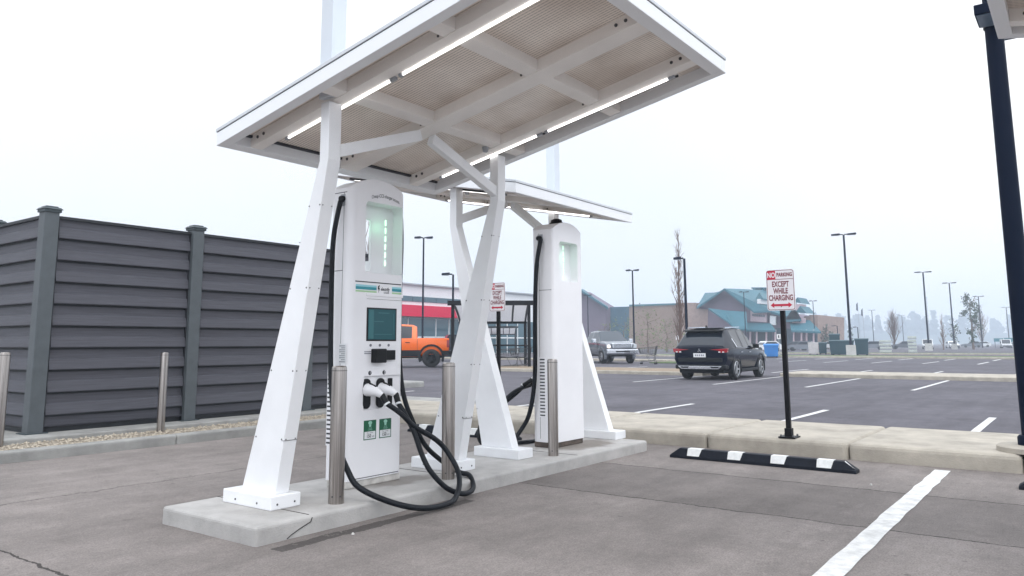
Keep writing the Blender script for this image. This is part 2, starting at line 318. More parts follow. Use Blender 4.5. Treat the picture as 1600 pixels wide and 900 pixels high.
def tag(o, label=None, cat=None, group=None, kind=None):
    if label: o['label'] = label
    if cat: o['category'] = cat
    if group: o['group'] = group
    if kind: o['kind'] = kind
    return o
def thing(name, loc, label, cat, group=None, rz=0):
    o = bpy.data.objects.new(name, None); col.objects.link(o); o.empty_display_size = .2
    o.location = loc; o.rotation_euler = (0, 0, rz)
    return tag(o, label, cat, group)
def dup(root, loc=None, rz=None, label=None, group=None, scale=None):
    r = root.copy(); col.objects.link(r)
    if loc is not None: r.location = loc
    if rz is not None: r.rotation_euler = (0, 0, rz)
    if scale: r.scale = scale
    tag(r, label, None, group)
    def kids(a, b):
        for ch in [c for c in bpy.data.objects if c.parent == a]:
            k = ch.copy(); col.objects.link(k); k.parent = b; kids(ch, k)
    kids(root, r)
    return r

def boolean(o, cutters, op='DIFFERENCE'):
    """bake a boolean of mesh objects into o's mesh and drop the cutters"""
    for c in cutters:
        m = o.modifiers.new('b', 'BOOLEAN'); m.operation = op; m.object = c; m.solver = 'EXACT'
    bpy.context.view_layer.update()
    dg = bpy.context.evaluated_depsgraph_get()
    me = bpy.data.meshes.new_from_object(o.evaluated_get(dg))
    o.modifiers.clear(); old = o.data; o.data = me; me.name = old.name
    for c in cutters: bpy.data.objects.remove(c)
    return o

def glyphs(txt, size, sx=1.0, align='CENTER', bold=0.0, spacing=1.0):
    """outline letters as (verts, faces) in the XY plane"""
    cu = bpy.data.curves.new('letters', 'FONT'); cu.body = txt; cu.size = size; cu.align_x = align; cu.align_y = 'CENTER'
    cu.offset = bold; cu.resolution_u = 3; cu.space_character = spacing
    o = bpy.data.objects.new('letters', cu); col.objects.link(o); bpy.context.view_layer.update()
    me = bpy.data.meshes.new_from_object(o.evaluated_get(bpy.context.evaluated_depsgraph_get()))
    v = [Vector((p.co.x*sx, p.co.y, 0)) for p in me.vertices]; f = [tuple(p.vertices) for p in me.polygons]
    bpy.data.objects.remove(o); bpy.data.curves.remove(cu); bpy.data.meshes.remove(me)
    return v, f
def put_text(mb, txt, size, T, sx=1.0, align='CENTER', bold=0.0, mi=0, spacing=1.0):
    v, f = glyphs(txt, size, sx, align, bold, spacing); mb.add([T(p.x, p.y) for p in v], f, mi)

def smooth_path(pts, per=10):
    pts = [Vector(p) for p in pts]; out = []
    P = [pts[0]*2-pts[1]] + pts + [pts[-1]*2-pts[-2]]
    for i in range(1, len(P)-2):
        a, b, c, d = P[i-1:i+3]
        for k in range(per):
            t = k/per
            out.append(0.5*((2*b)+(c-a)*t+(2*a-5*b+4*c-d)*t*t+(3*b-a-3*c+d)*t**3))
    out.append(pts[-1]); return out

# ------------------------------------------------------------------ ground, kerbs, markings
g = MB()
GX0, GX1, GY0, GY1 = -400, 1350, -900, 1250
g.add([(GX0, GY0, 0), (GX1, GY0, 0), (GX1, GY1, 0), (GX0, GY1, 0)], [(0, 1, 2, 3)])
tag(g.build('ground', M['asphalt']), kind='structure')

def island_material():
    m = M['concrete'].copy(); m.name = 'patchy_island_concrete'; n, l = m.node_tree.nodes, m.node_tree.links; b = n['Principled BSDF']
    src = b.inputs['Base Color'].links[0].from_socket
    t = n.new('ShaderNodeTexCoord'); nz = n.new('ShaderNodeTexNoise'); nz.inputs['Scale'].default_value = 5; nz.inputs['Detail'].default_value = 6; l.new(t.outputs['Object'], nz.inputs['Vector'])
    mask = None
    for c, sc, k in (((7.3, 4.43, .112), (.62, .30, 1), 1.0), ((4.55, 4.44, .112), (.42, .16, 1), .75), ((3.45, 4.5, .112), (.45, .42, 1), .22)):  # darker brown, noise-edged patches beside the chargers and a leg base
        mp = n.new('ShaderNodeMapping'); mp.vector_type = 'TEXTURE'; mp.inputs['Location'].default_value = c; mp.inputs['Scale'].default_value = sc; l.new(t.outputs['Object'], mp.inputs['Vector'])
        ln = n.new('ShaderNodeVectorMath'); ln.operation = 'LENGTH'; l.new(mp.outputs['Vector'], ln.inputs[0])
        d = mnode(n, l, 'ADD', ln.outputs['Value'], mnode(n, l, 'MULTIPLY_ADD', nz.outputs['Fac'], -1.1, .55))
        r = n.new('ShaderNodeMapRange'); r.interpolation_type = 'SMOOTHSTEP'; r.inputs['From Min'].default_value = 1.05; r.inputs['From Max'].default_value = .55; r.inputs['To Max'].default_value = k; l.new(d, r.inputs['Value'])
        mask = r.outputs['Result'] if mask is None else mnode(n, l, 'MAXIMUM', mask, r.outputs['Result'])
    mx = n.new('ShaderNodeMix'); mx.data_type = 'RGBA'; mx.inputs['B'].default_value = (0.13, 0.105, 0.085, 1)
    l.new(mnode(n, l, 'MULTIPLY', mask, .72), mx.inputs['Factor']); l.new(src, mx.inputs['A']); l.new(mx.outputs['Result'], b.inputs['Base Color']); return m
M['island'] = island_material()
def kerb_block(name, x0, x1, y0, y1, h, m, bevel=.03, joints=()):
    b = MB(); b.box(x0, x1, y0, y1, -.05, h)
    o = tag(b.build(name, m, bevel=bevel, seg=3), kind='structure')
    return o
# charging islands
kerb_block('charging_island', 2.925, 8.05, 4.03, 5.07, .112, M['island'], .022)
kerb_block('charging_island', 1.1, 6.6, -2.87, -1.83, .112, M['concrete'], .022)
j = MB()          # saw-cut joints and a crack in the island's nose
j.box(3.335, 3.341, 4.06, 5.06, .108, .1145)
pts = [(3.34, 4.0275, .100), (3.33, 4.027, .075), (3.25, 4.027, .05), (3.18, 4.027, .022), (3.15, 4.027, .006)]
for a, b in zip(pts, pts[1:]): j.bar(a, b, .0045, .004, up=(0, 1, 0))
for x in (5.0, 6.6): j.box(x, x+.005, 4.06, 5.06, .108, .1143)
tag(j.build('island_joints', M['joint']), kind='structure')
# sign kerb: a two-metre strip behind the wheel stops
KX0, KX1, KZ = 8.62, 10.6, .17
for y0, y1 in ((-14, -2.4), (-2.392, .553), (.561, 2.05), (2.058, 3.57), (3.578, 5.35), (5.358, 7.2), (7.208, 9.0), (9.008, 16)):
    kerb_block('kerb_strip', KX0, KX1, y0, y1, KZ, M['kerb'], .05)
# kerb, gravel bed and slab at the fence
for x0, x1 in ((-3, 2.2), (2.206, 5.25), (5.256, 8.2), (8.206, 8.55)): kerb_block('fence_kerb', x0, x1, 8.86, 9.03, .115, M['kerb_grey'], .025)
g = MB(); g.box(-3, 8.6, 9.02, 9.66, -.02, .095); tag(g.build('gravel_bed', M['gravel']), kind='structure')
kerb_block('fence_slab', -3, 8.6, 9.64, 16, .15, M['kerb_grey'], .02)
kerb_block('fence_slab', 8.6, 11.5, 9.05, 16, .148, M['kerb_grey'], .02)
st = MB()
for k in range(1500):
    x, y, r = random.uniform(1.6, 8.4), random.uniform(9.05, 9.62), random.uniform(.010, .028)
    c = Vector((x, y, .092+r*.4)); q = [c+Vector((random.uniform(.6, 1)*r*a, random.uniform(.6, 1)*r*b, random.uniform(.5, .9)*r*d)) for a, b, d in ((1, 0, 0), (0, 1, 0), (-1, 0, 0), (0, -1, 0), (0, 0, 1), (0, 0, -1))]
    st.add(q, [(0, 1, 4), (1, 2, 4), (2, 3, 4), (3, 0, 4), (1, 0, 5), (2, 1, 5), (3, 2, 5), (0, 3, 5)])
tag(st.build('pebbles', M['stone']), kind='stuff')
# medians of the far lot
kerb_block('median_kerb', 28.35, 31.2, -30, 8.9, .13, M['kerb'], .03)
kerb_block('median_kerb', 27.4, 31.2, 11.4, 24, .13, M['kerb'], .03)
g = MB(); g.box(27.65, 30.9, 11.7, 23.7, .1, .136); tag(g.build('mulch_bed', M['mulch']), kind='structure')
kerb_block('kerb_nose', 13.5, 16.3, 15.0, 30, .16, M['kerb_grey'], .05)
for x0, x1, y0, y1 in ((66, 71, -60, 34), (88, 92, -80, 40), (47, 48.6, 22, 50)):
    kerb_block('far_median', x0, x1, y0, y1, .14, M['kerb'], .03)
g = MB(); g.box(66.6, 70.4, -59, 33, .1, .147); g.box(43.5, 46.5, 17.5, 21.5, .0, .05); g.box(88.6, 91.4, -79, 39, .1, .147); tag(g.build('grass_verge', M['grass']), kind='structure')

lines = MB()
def wline(x0, x1, y, w, z=.004, dy=0, n=24, seed=1):
    rnd = random.Random(seed); v = []; 
    for k in range(n+1):
        t = k/n; x = x0+(x1-x0)*t; o = dy*t+rnd.uniform(-.006, .006)
        v += [(x, y+o-w/2+rnd.uniform(-.004, .004), z), (x, y+o+w/2+rnd.uniform(-.004, .004), z)]
    lines.add(v, [(2*k, 2*k+2, 2*k+3, 2*k+1) for k in range(n)])
wline(1.5, 8.42, 1.155, .135, dy=.03, n=46)
tag(lines.build('parking_line', M['paint']), kind='structure')
lines = MB()
for k in range(-5, 7): wline(10.7, 14.7, 1.3+2.52*k, .11, n=4, seed=k)
for k in range(-6, 4): wline(21.9, 28.2, 3.6+2.6*k, .11, n=4, seed=k)
for k in range(-8, 7): wline(31.8, 37, 2.2+2.7*k, .12, n=4, seed=k); wline(50, 56, 2.2+2.7*k, .14, n=4, seed=k+50)
for k in range(-12, 9): wline(60, 65.5, 2.2+2.8*k, .16, n=4, seed=k); wline(72, 77, 3+2.8*k, .18, n=4, seed=k)
tag(lines.build('far_parking_lines', M['paint_far']), kind='structure')

# ------------------------------------------------------------------ solar canopies
def make_canopy(label):
    t = thing('charging_canopy', (4.3105, 4.605, .112), label, 'canopy', 'solar canopies over the charging bays')
    LX, ZL, S = .9375, 2.511, .2
    def rp(x, y, n=0): return Vector((x, y, ZL+S*(.35-y)+n))
    Y0, Y1, X = -2.593, .35, 1.19
    zk, yk, hb, a = 2.303, -.609, .044, .0545
    for sgn in (-1, 1):
        x = sgn*LX
        b = MB(); b.box(x-.1205, x+.1205, -.267, .267, 0, .089)
        ft = b.build('leg_base', M['white'], t, bevel=.006)
        sc = MB()
        for yy, xx in ((-.268, x-.07), (-.268, x+.07)): sc.lathe([(.0, .004), (.006, .004), (.007, 0)], 8, T=Matrix.Translation((xx, yy, .035)) @ Matrix.Rotation(R(90), 4, 'X'))
        for yy in (-.12, .12): sc.lathe([(.0, .004), (.006, .004), (.007, 0)], 8, T=Matrix.Translation((x-.1205, yy, .035)) @ Matrix.Rotation(R(-90), 4, 'Y'))
        sc.build('bolts', M['bolt'], ft)
        zt = rp(x, yk).z+.003
        top = zt
        yb = -.037
        prof = [(yb-.185, .0885), (yb+.185, .0885), (yk+hb, zk), (yk+hb, top), (yk-hb, top), (yk-hb, zk)]
        b = MB(); b.prism(prof, lambda u, v, w: Vector((w, u, v)), x-a, x+a)
        lg = b.build('leg', M['white'], t, bevel=.005)
        if sgn < 0:
            b = MB(); b.box(x-.062, x+.062, yk-.060, yk+.060, zt+.03, 4.55); b.build('mast', M['mast'], t, bevel=.004)
        sm = MB()       # cover seams and their screws
        def on_leg(z, side): k = (z-.0885)/(zk-.0885); return yb+(yk-yb)*k+side*(.185+(hb-.185)*k)
        for z in (.44,):
            y = on_leg(z, -1); sm.box(x-a-.001, x+a+.001, y-.0025, y+.02, z, z+.0035)
        for z in (.45, .9, 1.45, 2.0):
            for side in (-1, 1):
                y = on_leg(z, side*.86); sm.lathe([(0, .003), (.005, .003), (.006, 0)], 8, T=Matrix.Translation((x-a, y, z)) @ Matrix.Rotation(R(-90), 4, 'Y'))
            y = on_leg(z, -1)
            for xx in (x-a*.7, x+a*.7): sm.lathe([(0, .003), (.004, .003), (.005, -.004)], 8, T=Matrix.Translation((xx, y, z)) @ Matrix.Rotation(R(90), 4, 'X'))
        sm.build('seams', M['bolt'], lg)
        # knee brace up to the middle beam
        p, q = Vector((x-sgn*a*.6, yk, 2.375)), Vector((sgn*.07, yk, rp(0, yk).z-.03))
        b = MB(); b.bar(p, q, .062, .085); br = b.build('knee_brace', M['white'], t, bevel=.004)
    F = .085
    # fascia boards
    def board(name, x0, x1, y0, y1, n0, n1, m, par=t, bev=.003):
        b = MB(); b.box(x0, x1, y0, y1, 0, 1, T=lambda p: rp(p.x, p.y, n0 if p.z < .5 else n1)); return b.build(name, m, par, bevel=bev)
    for x0, x1, y0, y1 in ((-X, -X+F, Y0, Y1), (X-F, X, Y0, Y1), (-X+F, X-F, Y1-F, Y1), (-X+F, X-F, Y0, Y0+F)):
        board('fascia', x0, x1, y0, y1, 0, .098, M['fascia'])
    # beams along the slope, purlins across
    B = ((-.96, -.86), (-.09, .09), (.745, .85))
    for x0, x1 in B:
        o = board('beam', x0, x1, Y0+F, Y1-F, .004, .118, M['white_frame'])
        bl = MB()
        for yy in (Y0+.17, Y0+.24, Y1-.17, Y1-.24):
            for s_, xx in ((-90, x0), (90, x1)): bl.lathe([(0, .006), (.011, .006), (.013, 0)], 8, T=Matrix.Translation(rp(xx, yy, .055)) @ Matrix.Rotation(R(s_), 4, 'Y'))
        for yp in (-.74, -1.69):
            for dz in (.035, .085):
                for s_, xx in ((-90, x0), (90, x1)): bl.lathe([(0, .005), (.008, .005), (.01, 0)], 6, T=Matrix.Translation(rp(xx, yp+.09, dz)) @ Matrix.Rotation(R(s_), 4, 'Y'))
        bl.build('bolts', M['bolt'], o)
    for yp in (-.74, -1.69):
        for x0, x1 in ((-X+F, -.96), (-.86, -.09), (.09, .745), (.85, X-F)): board('purlin', x0, x1, yp-.05, yp+.05, .008, .112, M['white_frame'])
    d = MB(); d.box(-X+F-.02, X-F+.02, Y0+F-.02, Y1-F+.02, 0, 1, T=lambda p: rp(p.x, p.y, .090 if p.z < .5 else .0965)); d.build('roof_deck', M['deck'], t)
    dk = MB()       # dark gap where the deck stops short of the low fascia
    dk.box(-X+F, X-F, Y1-F-.022, Y1-F-.002, 0, 1, T=lambda p: rp(p.x, p.y, .074 if p.z < .5 else .0895)); dk.build('deck_gap', M['seam'], t)
    pv = MB(); pv.box(-X-.006, X+.006, Y0-.006, Y1+.006, 0, 1, T=lambda p: rp(p.x, p.y, .103 if p.z < .5 else .126)); pv.build('solar_panels', M['pv'], t, bevel=.002)
    sp = MB(); sp.box(-X+.002, X-.002, Y0+.002, Y1-.002, 0, 1, T=lambda p: rp(p.x, p.y, .097 if p.z < .5 else .104)); sp.build('seam', M['seam'], t)
    for xc in (-.842, .868):
        for y0, y1 in ((-1.08, -.03), (-2.27, -1.19)):
            b = MB(); b.tube([rp(xc, y1, -.003), rp(xc, y0, -.003)], .0075, 10); lt = b.build('light_tube', M['tube'], t)
            e = MB()
            for ya, yb_ in ((y0-.05, y0), (y1, y1+.03)): e.bar(rp(xc, ya, -.001), rp(xc, yb_, -.001), .024, .022)
            e.build('tube_holder', M['grey_plastic'], lt)
        b = MB(); b.bar(rp(xc, -2.34, .014), rp(xc, .0, .014), .024, .012); b.build('light_rail', M['white_frame'], t); 
        if xc > 0: b = MB(); b.bar(rp(xc+.019, -2.34, .004), rp(xc+.019, .0, .004), .008, .022); b.build('rail_shadow_bar', M['seam'], t)  # dark bar set in for the shadow line beside the tubes
    cs = MB(); cs.lathe([(0, -.05), (.02, -.045), (.028, -.01), (.028, .0)], 12, T=Matrix.Translation(rp(.70, -.66, .02))); cs.build('sensor', M['grey_plastic'], t)
    return t
canopy = make_canopy('white solar canopy nearest the camera, rising right above the charger with a screen')
dup(canopy, (7.058, 4.60, .112), R(180), 'smaller-looking white solar canopy farther back, over the charger with a black dome on top')
dup(canopy, (4.78, -2.29, .112), R(180), 'white canopy showing only a corner at the top right, before the lamp post')

# ------------------------------------------------------------------ chargers
def make_charger(name, label, group, detail, plinth):
    t = thing(name, (0, 0, 0), label, 'charger', group)
    W, H0, rr = .303, .118, .065
    def yh(x, front):
        r = rr if front else .03
        d = max(0, abs(x)-(W-r)); return H0-(r-math.sqrt(max(0, r*r-d*d)))
    xs = sorted(set([W-rr+rr*math.sin(R(a)) for a in range(0, 91, 15)] + [-(W-rr+rr*math.sin(R(a))) for a in range(0, 91, 15)] + [x*.04 for x in range(-5, 6)]))
    ztop = lambda x: 2.300+.098*(1-abs(x/W)**2.3)
    bm = MB(); n = len(xs)
    ring = [(x, -yh(x, True)) for x in xs] + [(x, yh(x, False)) for x in reversed(xs)]; Nr = len(ring)
    zt = [ztop(x) for x, y in ring]
    bm.add([(x, y, .055) for x, y in ring] + [(x, y, z) for (x, y), z in zip(ring, zt)],
           [(i, (i+1) % Nr, Nr+(i+1) % Nr, Nr+i) for i in range(Nr)] + [tuple(reversed(range(Nr)))] + [(Nr+i, Nr+i+1, Nr+Nr-2-i, Nr+Nr-1-i) for i in range(n-1)])
    body = bm.build('body', M['cabinet'], t)
    def rrect(x0, x1, z0, z1, r, arch=0):
        o = []
        for cx, cz, a0 in ((x1-r, z0+r, -90), (x1-r, z1-r, 0), (x0+r, z1-r, 90), (x0+r, z0+r, 180)):
            o += [(cx+r*math.cos(R(a0+k*15)), cz+r*math.sin(R(a0+k*15))) for k in range(7)]
        if arch: o = [(x, z+(arch*(1-((x-(x0+x1)/2)/((x1-x0)/2))**2) if z > (z0+z1)/2 else 0)) for x, z in o]
        return o
    def cutter(poly, y0, y1):
        c = MB(); c.prism(poly, lambda u, v, w: Vector((u, w, v)), y0, y1); return c.build('cutter', M['cabinet'])
    cut = [cutter(rrect(-.150, .278, 1.638, 2.20, .03, .03), -.3, .012), cutter(rrect(-.205, .165, 1.75, 2.175, .03, .02), .036, .3)] + ([cutter(rrect(-.05, .028, 1.665, 2.09, .019), -.1, .3)] if detail else []) + [
           cutter(rrect(-.135, .275, .575, .828, .008), -.3, -.100)]
    boolean(body, cut)
    body.data.polygons.foreach_set('use_smooth', [True]*len(body.data.polygons)); body.data.set_sharp_from_angle(angle=R(32))
    bv = body.modifiers.new('bevel', 'BEVEL'); bv.width = .006; bv.segments = 2; bv.limit_method = 'ANGLE'; bv.angle_limit = R(40)
    f = -H0
    P = lambda x, z, d=.0015: Vector((x, f-d, z))
    # plinth
    b = MB(); b.box(-W+.012, W-.012, -H0+.014, H0-.014, 0, .06); b.build('plinth', plinth, t, bevel=.01)
    # front panel frame in low relief
    b = MB()
    b.box(-.135, .275, f-.006, f+.004, 1.452, 1.475)
    b.build('cover_lip', M['grey_plastic'] if False else M['cabinet'], t, bevel=.003)
    sm = MB()
    sm.box(-W+.055, W-.05, f-.0018, f+.002, 1.557, 1.565); sm.box(-W+.055, W-.05, f-.0018, f+.002, .066, .071)
    sm.box(-.125, .262, f-.0012, f+.002, 1.428, 1.4305)
    # door seams on the left flank
    lx = -W
    for y0, y1, z in ((-.03, .10, 1.642), (-.06, .10, 2.262)): sm.box(lx-.0015, lx+.002, y0, y1, z, z+.005)
    sm.box(lx-.0012, lx+.002, -.0315, -.0285, .09, 2.262)
    sm.box(W-.002, W+.0015, -.03, .10, 1.642, 1.647); sm.box(W-.002, W+.0012, -.0315, -.0285, .09, 2.262)
    sm.build('seam', M['seam'], t)
    # green light strips inside the hollow head
    b = MB(); z = 1.72
    while z < 2.10: b.box(.186, .1925, .004, .0115, z, z+.046); z += .068
    for k in range(5): b.box(-.10+.048*k, -.062+.048*k, -.045, -.039, 2.219, 2.2235)
    b.build('light_strip', M['led'], t)
    b = MB(); z = 1.78
    while z < 2.14: b.box(-.061, -.057, .0365, .040, z, z+.046); z += .066
    b.build('light_strip', M['led'], t)
    for nm_, p_ in (('front', (.10, -.062, 2.03)), ('rear', (-.02, .080, 2.02))):        # the glow these strips really cast inside the head
        ld = bpy.data.lights.new('strip_glow', 'POINT'); ld.energy = .10; ld.color = (.28, 1.0, .52); ld.shadow_soft_size = .045
        lo_ = bpy.data.objects.new('strip_glow', ld); col.objects.link(lo_); lo_.parent = t; lo_.location = p_
    # louvres, both flanks
    q0 = .047 if detail else -.034
    for sx in (-1, 1):
        b = MB(); b.box(sx*W-.002, sx*W+.002, q0, q0+.061, .31, .93); lv = b.build('louvre', M['cabinet'], t)
        s_ = MB()
        for k in range(18): s_.box(sx*W-.003, sx*W+.0035, q0+.005, q0+.056, .325+k*.034, .325+k*.034+.013)
        s_.build('slots', M['seam'], lv)
        b = MB(); b.box(sx*W-.002, sx*W+.004, -.042, .015, 2.155, 2.25); pk = b.build('cable_port', M['grey_plastic'], t, bevel=.003)
        g_ = MB(); g_.tube([(sx*(W-.02), -.02, 2.215), (sx*(W+.03), -.018, 2.205)], .026, 12); g_.build('gland', M['black'], pk)
    # paper notice on the left flank
    b = MB(); b.box(lx-.0015, lx+.001, -.09, -.015, .93, 1.08); nt = b.build('notice', M['sticker_white'], t)
    b = MB()
    for k in range(9): b.box(lx-.0022, lx+.001, -.085, -.02-.02*(k % 3 == 1), 1.06-.015*k, 1.066-.015*k)
    b.build('print', M['ink_grey'], nt)
    # display
    b = MB(); b.box(-.122, .205, f-.004, f+.002, 1.100, 1.362); sb = b.build('screen_frame', M['black'], t, bevel=.002)
    b = MB(); b.box(-.108, .190, f-.0055, f-.003, 1.112, 1.350); scn = b.build('screen', M['screen'], sb)
    b = MB(); b.box(-.104, -.050, f-.0062, f-.005, 1.118, 1.344); b.box(-.045, .06, f-.0062, f-.005, 1.250, 1.257); b.box(-.04, .15, f-.0062, f-.005, 1.150, 1.155); b.box(.0, .12, f-.0062, f-.005, 1.318, 1.326); b.box(.165, .170, f-.0062, f-.005, 1.15, 1.32)
    b.build('screen_graphic', M['screen_lines'], scn)
    # indicator sockets and card reader
    b = MB()
    for x in (-.075, .025, .122): b.tube([(x, f-.0035, 1.067), (x, f+.002, 1.067)], .011, 12)
    b.build('indicator', M['ink_grey'], t)
    b = MB(); b.box(-.068, .055, f-.055, f+.002, .93, 1.040); rd = b.build('card_reader', M['black'], t, bevel=.008)
    b = MB(); b.box(.056, .172, f-.032, f+.002, .950, 1.028); b.build('keypad', M['black'], rd, bevel=.004)
    b = MB(); b.box(-.14, -.07, f-.0025, f, 1.000, 1.006); b.box(-.14, -.07, f-.0025, f, 1.014, 1.020); b.build('card_print', M['ink_grey'], rd)
    # stripes and company name
    for (x0, x1) in ((-W+.06, -.022), (.150, W-.045)):
        for m, z0, z1 in (('teal_light', 1.523, 1.538), ('teal', 1.500, 1.5225), ('green_stripe', 1.480, 1.4935)):
            b = MB(); b.box(x0, x1, f-.0012, f+.002, z0, z1); b.build('stripe', M[m], t)
    b = MB(); T = lambda x0, z0: (lambda x, y: P(x0+x, z0+y, .0022))
    put_text(b, 'electrify', .038, T(.072, 1.513), .78, bold=.0006)
    put_text(b, 'canada', .026, T(.085, 1.487), .85)
    b.add([P(-.008, 1.535, .0022), P(.012, 1.545, .0022), P(.004, 1.520, .0022), P(.013, 1.520, .0022), P(-.004, 1.478, .0022), P(.000, 1.508, .0022), P(-.010, 1.508, .0022)], [(0, 6, 5, 2, 1), (2, 5, 4, 3)])
    b.build('lettering', M['ink'], t)
    b = MB(); v, fs = glyphs('Cheap CCS charger access', .040, .72); b.add([P(.060+p.x, 2.272+p.y-.10*(p.x/.3)**2, .0022) for p in v], fs); b.build('lettering', M['ink'], t)
    # sockets, numerals
    b = MB()
    for k, x in enumerate((-.075, .077)):
        b.lathe([(0, .003), (.015, .003), (.017, 0)], 16, T=Matrix.Translation((x, f, .853)) @ Matrix.Rotation(R(90), 4, 'X'))
    nb = b.build('number_disc', M['ink'], t)
    b = MB()
    for s_, x in (('1', -.075), ('2', .077)): put_text(b, s_, .03, T(x, .853) if False else (lambda X0: (lambda a, c: P(X0+a, .853+c, .0042)))(x), 1)
    b.build('numeral', M['sticker_white'], nb)
    fy = f+.018
    for x in (-.103, .048):
        b = MB(); o = [(x+.040*math.cos(R(a)), .770+.040*math.sin(R(a))) for a in range(0, 181, 15)] + [(x+.040*math.cos(R(a)), .620+.040*math.sin(R(a))) for a in range(180, 361, 15)]
        b.prism(o, lambda u, v, w: Vector((u, w, v)), fy-.022, fy); b.build('socket', M['black'], t, bevel=.004)
    b = MB(); b.box(.135, .178, fy-.016, fy, .60, .805); b.build('spare_holster', M['black'], t, bevel=.004)
    # rating stickers
    for x0, x1 in ((-.128, .002), (.036, .166)):
        b = MB(); b.box(x0, x1, f-.0012, f+.002, .345, .492); s0 = b.build('sticker', M['sticker_green'], t)
        b = MB(); b.box(x0+.008, x1-.008, f-.0018, f, .352, .407); b.build('white_field', M['sticker_white'], s0)
        xm = (x0+x1)/2
        b = MB(); put_text(b, 'CCS', .018, (lambda a, c: P(xm+a, .431+c, .0024)), 1); put_text(b, 'COMBO', .013, (lambda a, c: P(xm+a, .418+c, .0024)), 1)
        b.add([P(xm+.020*math.cos(R(a)), .472+.014*math.sin(R(a)), .0024) for a in range(0, 360, 20)], [tuple(range(18))]); b.add([P(xm-.013, .462, .0024), P(xm+.013, .462, .0024), P(xm+.010, .442, .0024), P(xm-.010, .442, .0024)], [(0, 3, 2, 1)])
        b.build('emblem', M['pale_green'], s0)
        b = MB(); put_text(b, '150', .036, (lambda a, c: P(xm-.012+a, .372+c, .0024)), .9, bold=.0008); put_text(b, 'kW', .018, (lambda a, c: P(xm+.034+a, .368+c, .0024)), .9)
        put_text(b, 'Max. power', .014, (lambda a, c: P(xm+a, .397+c, .0024)), 1.0); b.build('print', M['ink'], s0)
    return t, f, fy

def plug(t, x, fy, tip):
    """white charging gun in its socket with black grip, collar ring; tip is where the cable leaves"""
    base = Vector((x, fy-.02, .715)); tip = Vector(tip); d = tip-base
    b = MB(); pts = [base+Vector((0, 0, .01)), base+Vector((.004, -.045, .006)), base+Vector((.022, -.085, -.004)), base+Vector((.050, -.112, -.030))]
    b.tube(pts, [.050, .045, .035, .022], 14); h = b.build('plug_head', M['cabinet'], t)
    b = MB(); b.bar(pts[0]+Vector((-.004, -.03, .052)), pts[2]+Vector((-.006, 0, .040)), .016, .010); b.build('latch', M['black'], h)
    b = MB(); b.tube(smooth_path([pts[2].lerp(pts[3], .7), pts[3], pts[3].lerp(tip, .6), tip], 4), [.020]*4+[.0235]*8+[.0235], 12); b.build('grip', M['black'], h)
    dd = (tip-pts[3]).normalized(); b = MB(); b.tube([tip-dd*.004, tip+dd*.010], .026, 14); b.build('collar', M['sticker_white'], h)
    return h

C1 = Vector((4.328, 4.613, .112))
ch1, f, fy = make_charger('ev_charger', 'white charger in front with a teal screen and two black cables looping from its plugs', 'electric car chargers on the island', True, M['dirty_white'])
ch1.location = C1
L = lambda p: Vector(p)-C1
plug(ch1, -.103, fy, L((4.29, 4.34, .735))); plug(ch1, .048, fy, L((4.415, 4.34, .728)))
path = [(4.29, 4.34, .735), (4.36, 4.26, .66), (4.455, 4.2, .555), (4.60, 4.13, .46), (4.69, 4.09, .37), (4.72, 4.00, .235), (4.66, 3.92, .14), (4.55, 3.86, .06), (4.41, 3.82, .035), (4.16, 3.82, .045), (3.96, 3.92, .10), (3.80, 4.09, .205), (3.78, 4.2, .32), (3.815, 4.35, .497), (3.90, 4.52, .80),
        (3.96, 4.618, 1.08), (3.955, 4.626, 1.768), (3.955, 4.615, 2.02), (3.97, 4.598, 2.18), (3.995, 4.594, 2.30)]
b = MB(); b.tube([L(p) for p in smooth_path(path, 8)], .0205, 10); b.build('cable', M['cable'], ch1)
path = [(4.415, 4.34, .728), (4.428, 4.29, .66), (4.445, 4.2, .522), (4.455, 4.12, .35), (4.485, 4.05, .225), (4.59, 3.98, .10), (4.73, 3.93, .046), (4.90, 3.98, .06), (4.975, 4.08, .135), (4.985, 4.2, .15), (4.935, 4.35, .235), (4.82, 4.42, .36), (4.72, 4.46, .54), (4.665, 4.53, .78), (4.672, 4.59, 1.1), (4.685, 4.61, 1.6), (4.685, 4.60, 2.0), (4.675, 4.597, 2.2), (4.66, 4.595, 2.315)]
b = MB(); b.tube([L(p) for p in smooth_path(path, 8)], .0205, 10); b.build('cable', M['cable'], ch1)

C2 = Vector((7.165, 4.60, .112))
ch2, f, fy = make_charger('ev_charger', 'white charger farther back showing its rear, rusty plinth below and black dome on top', 'electric car chargers on the island', False, M['rust'])
SY = 1.2; C2.y = 4.63; ch2.scale = (1, SY, 1); ch2.location = C2; ch2.rotation_euler = (0, 0, R(180))
L2 = lambda p: Vector((C2.x-p[0], (C2.y-p[1])/SY, p[2]-C2.z))
for x in (-.103, .048): plug(ch2, x, fy, (x+.05, fy-.23, .62))
e1 = (C2.x+.053, C2.y-(fy-.23)*SY, .62+.112); e0 = (C2.x-.098, C2.y-(fy-.23)*SY, .62+.112)
path = [e1, (6.93, 5.03, .68), (6.70, 5.06, .56), (6.40, 5.05, .42), (6.235, 4.99, .30), (6.24, 4.96, .20), (6.40, 4.94, .139), (6.66, 4.92, .16), (6.80, 4.86, .30), (6.82, 4.77, .48), (6.815, 4.70, .85), (6.80, 4.68, 1.5), (6.805, 4.66, 2.0), (6.835, 4.622, 2.31)]
b = MB(); b.tube([L2(p) for p in smooth_path(path, 8)], .0205, 10); b.build('cable', M['cable'], ch2)
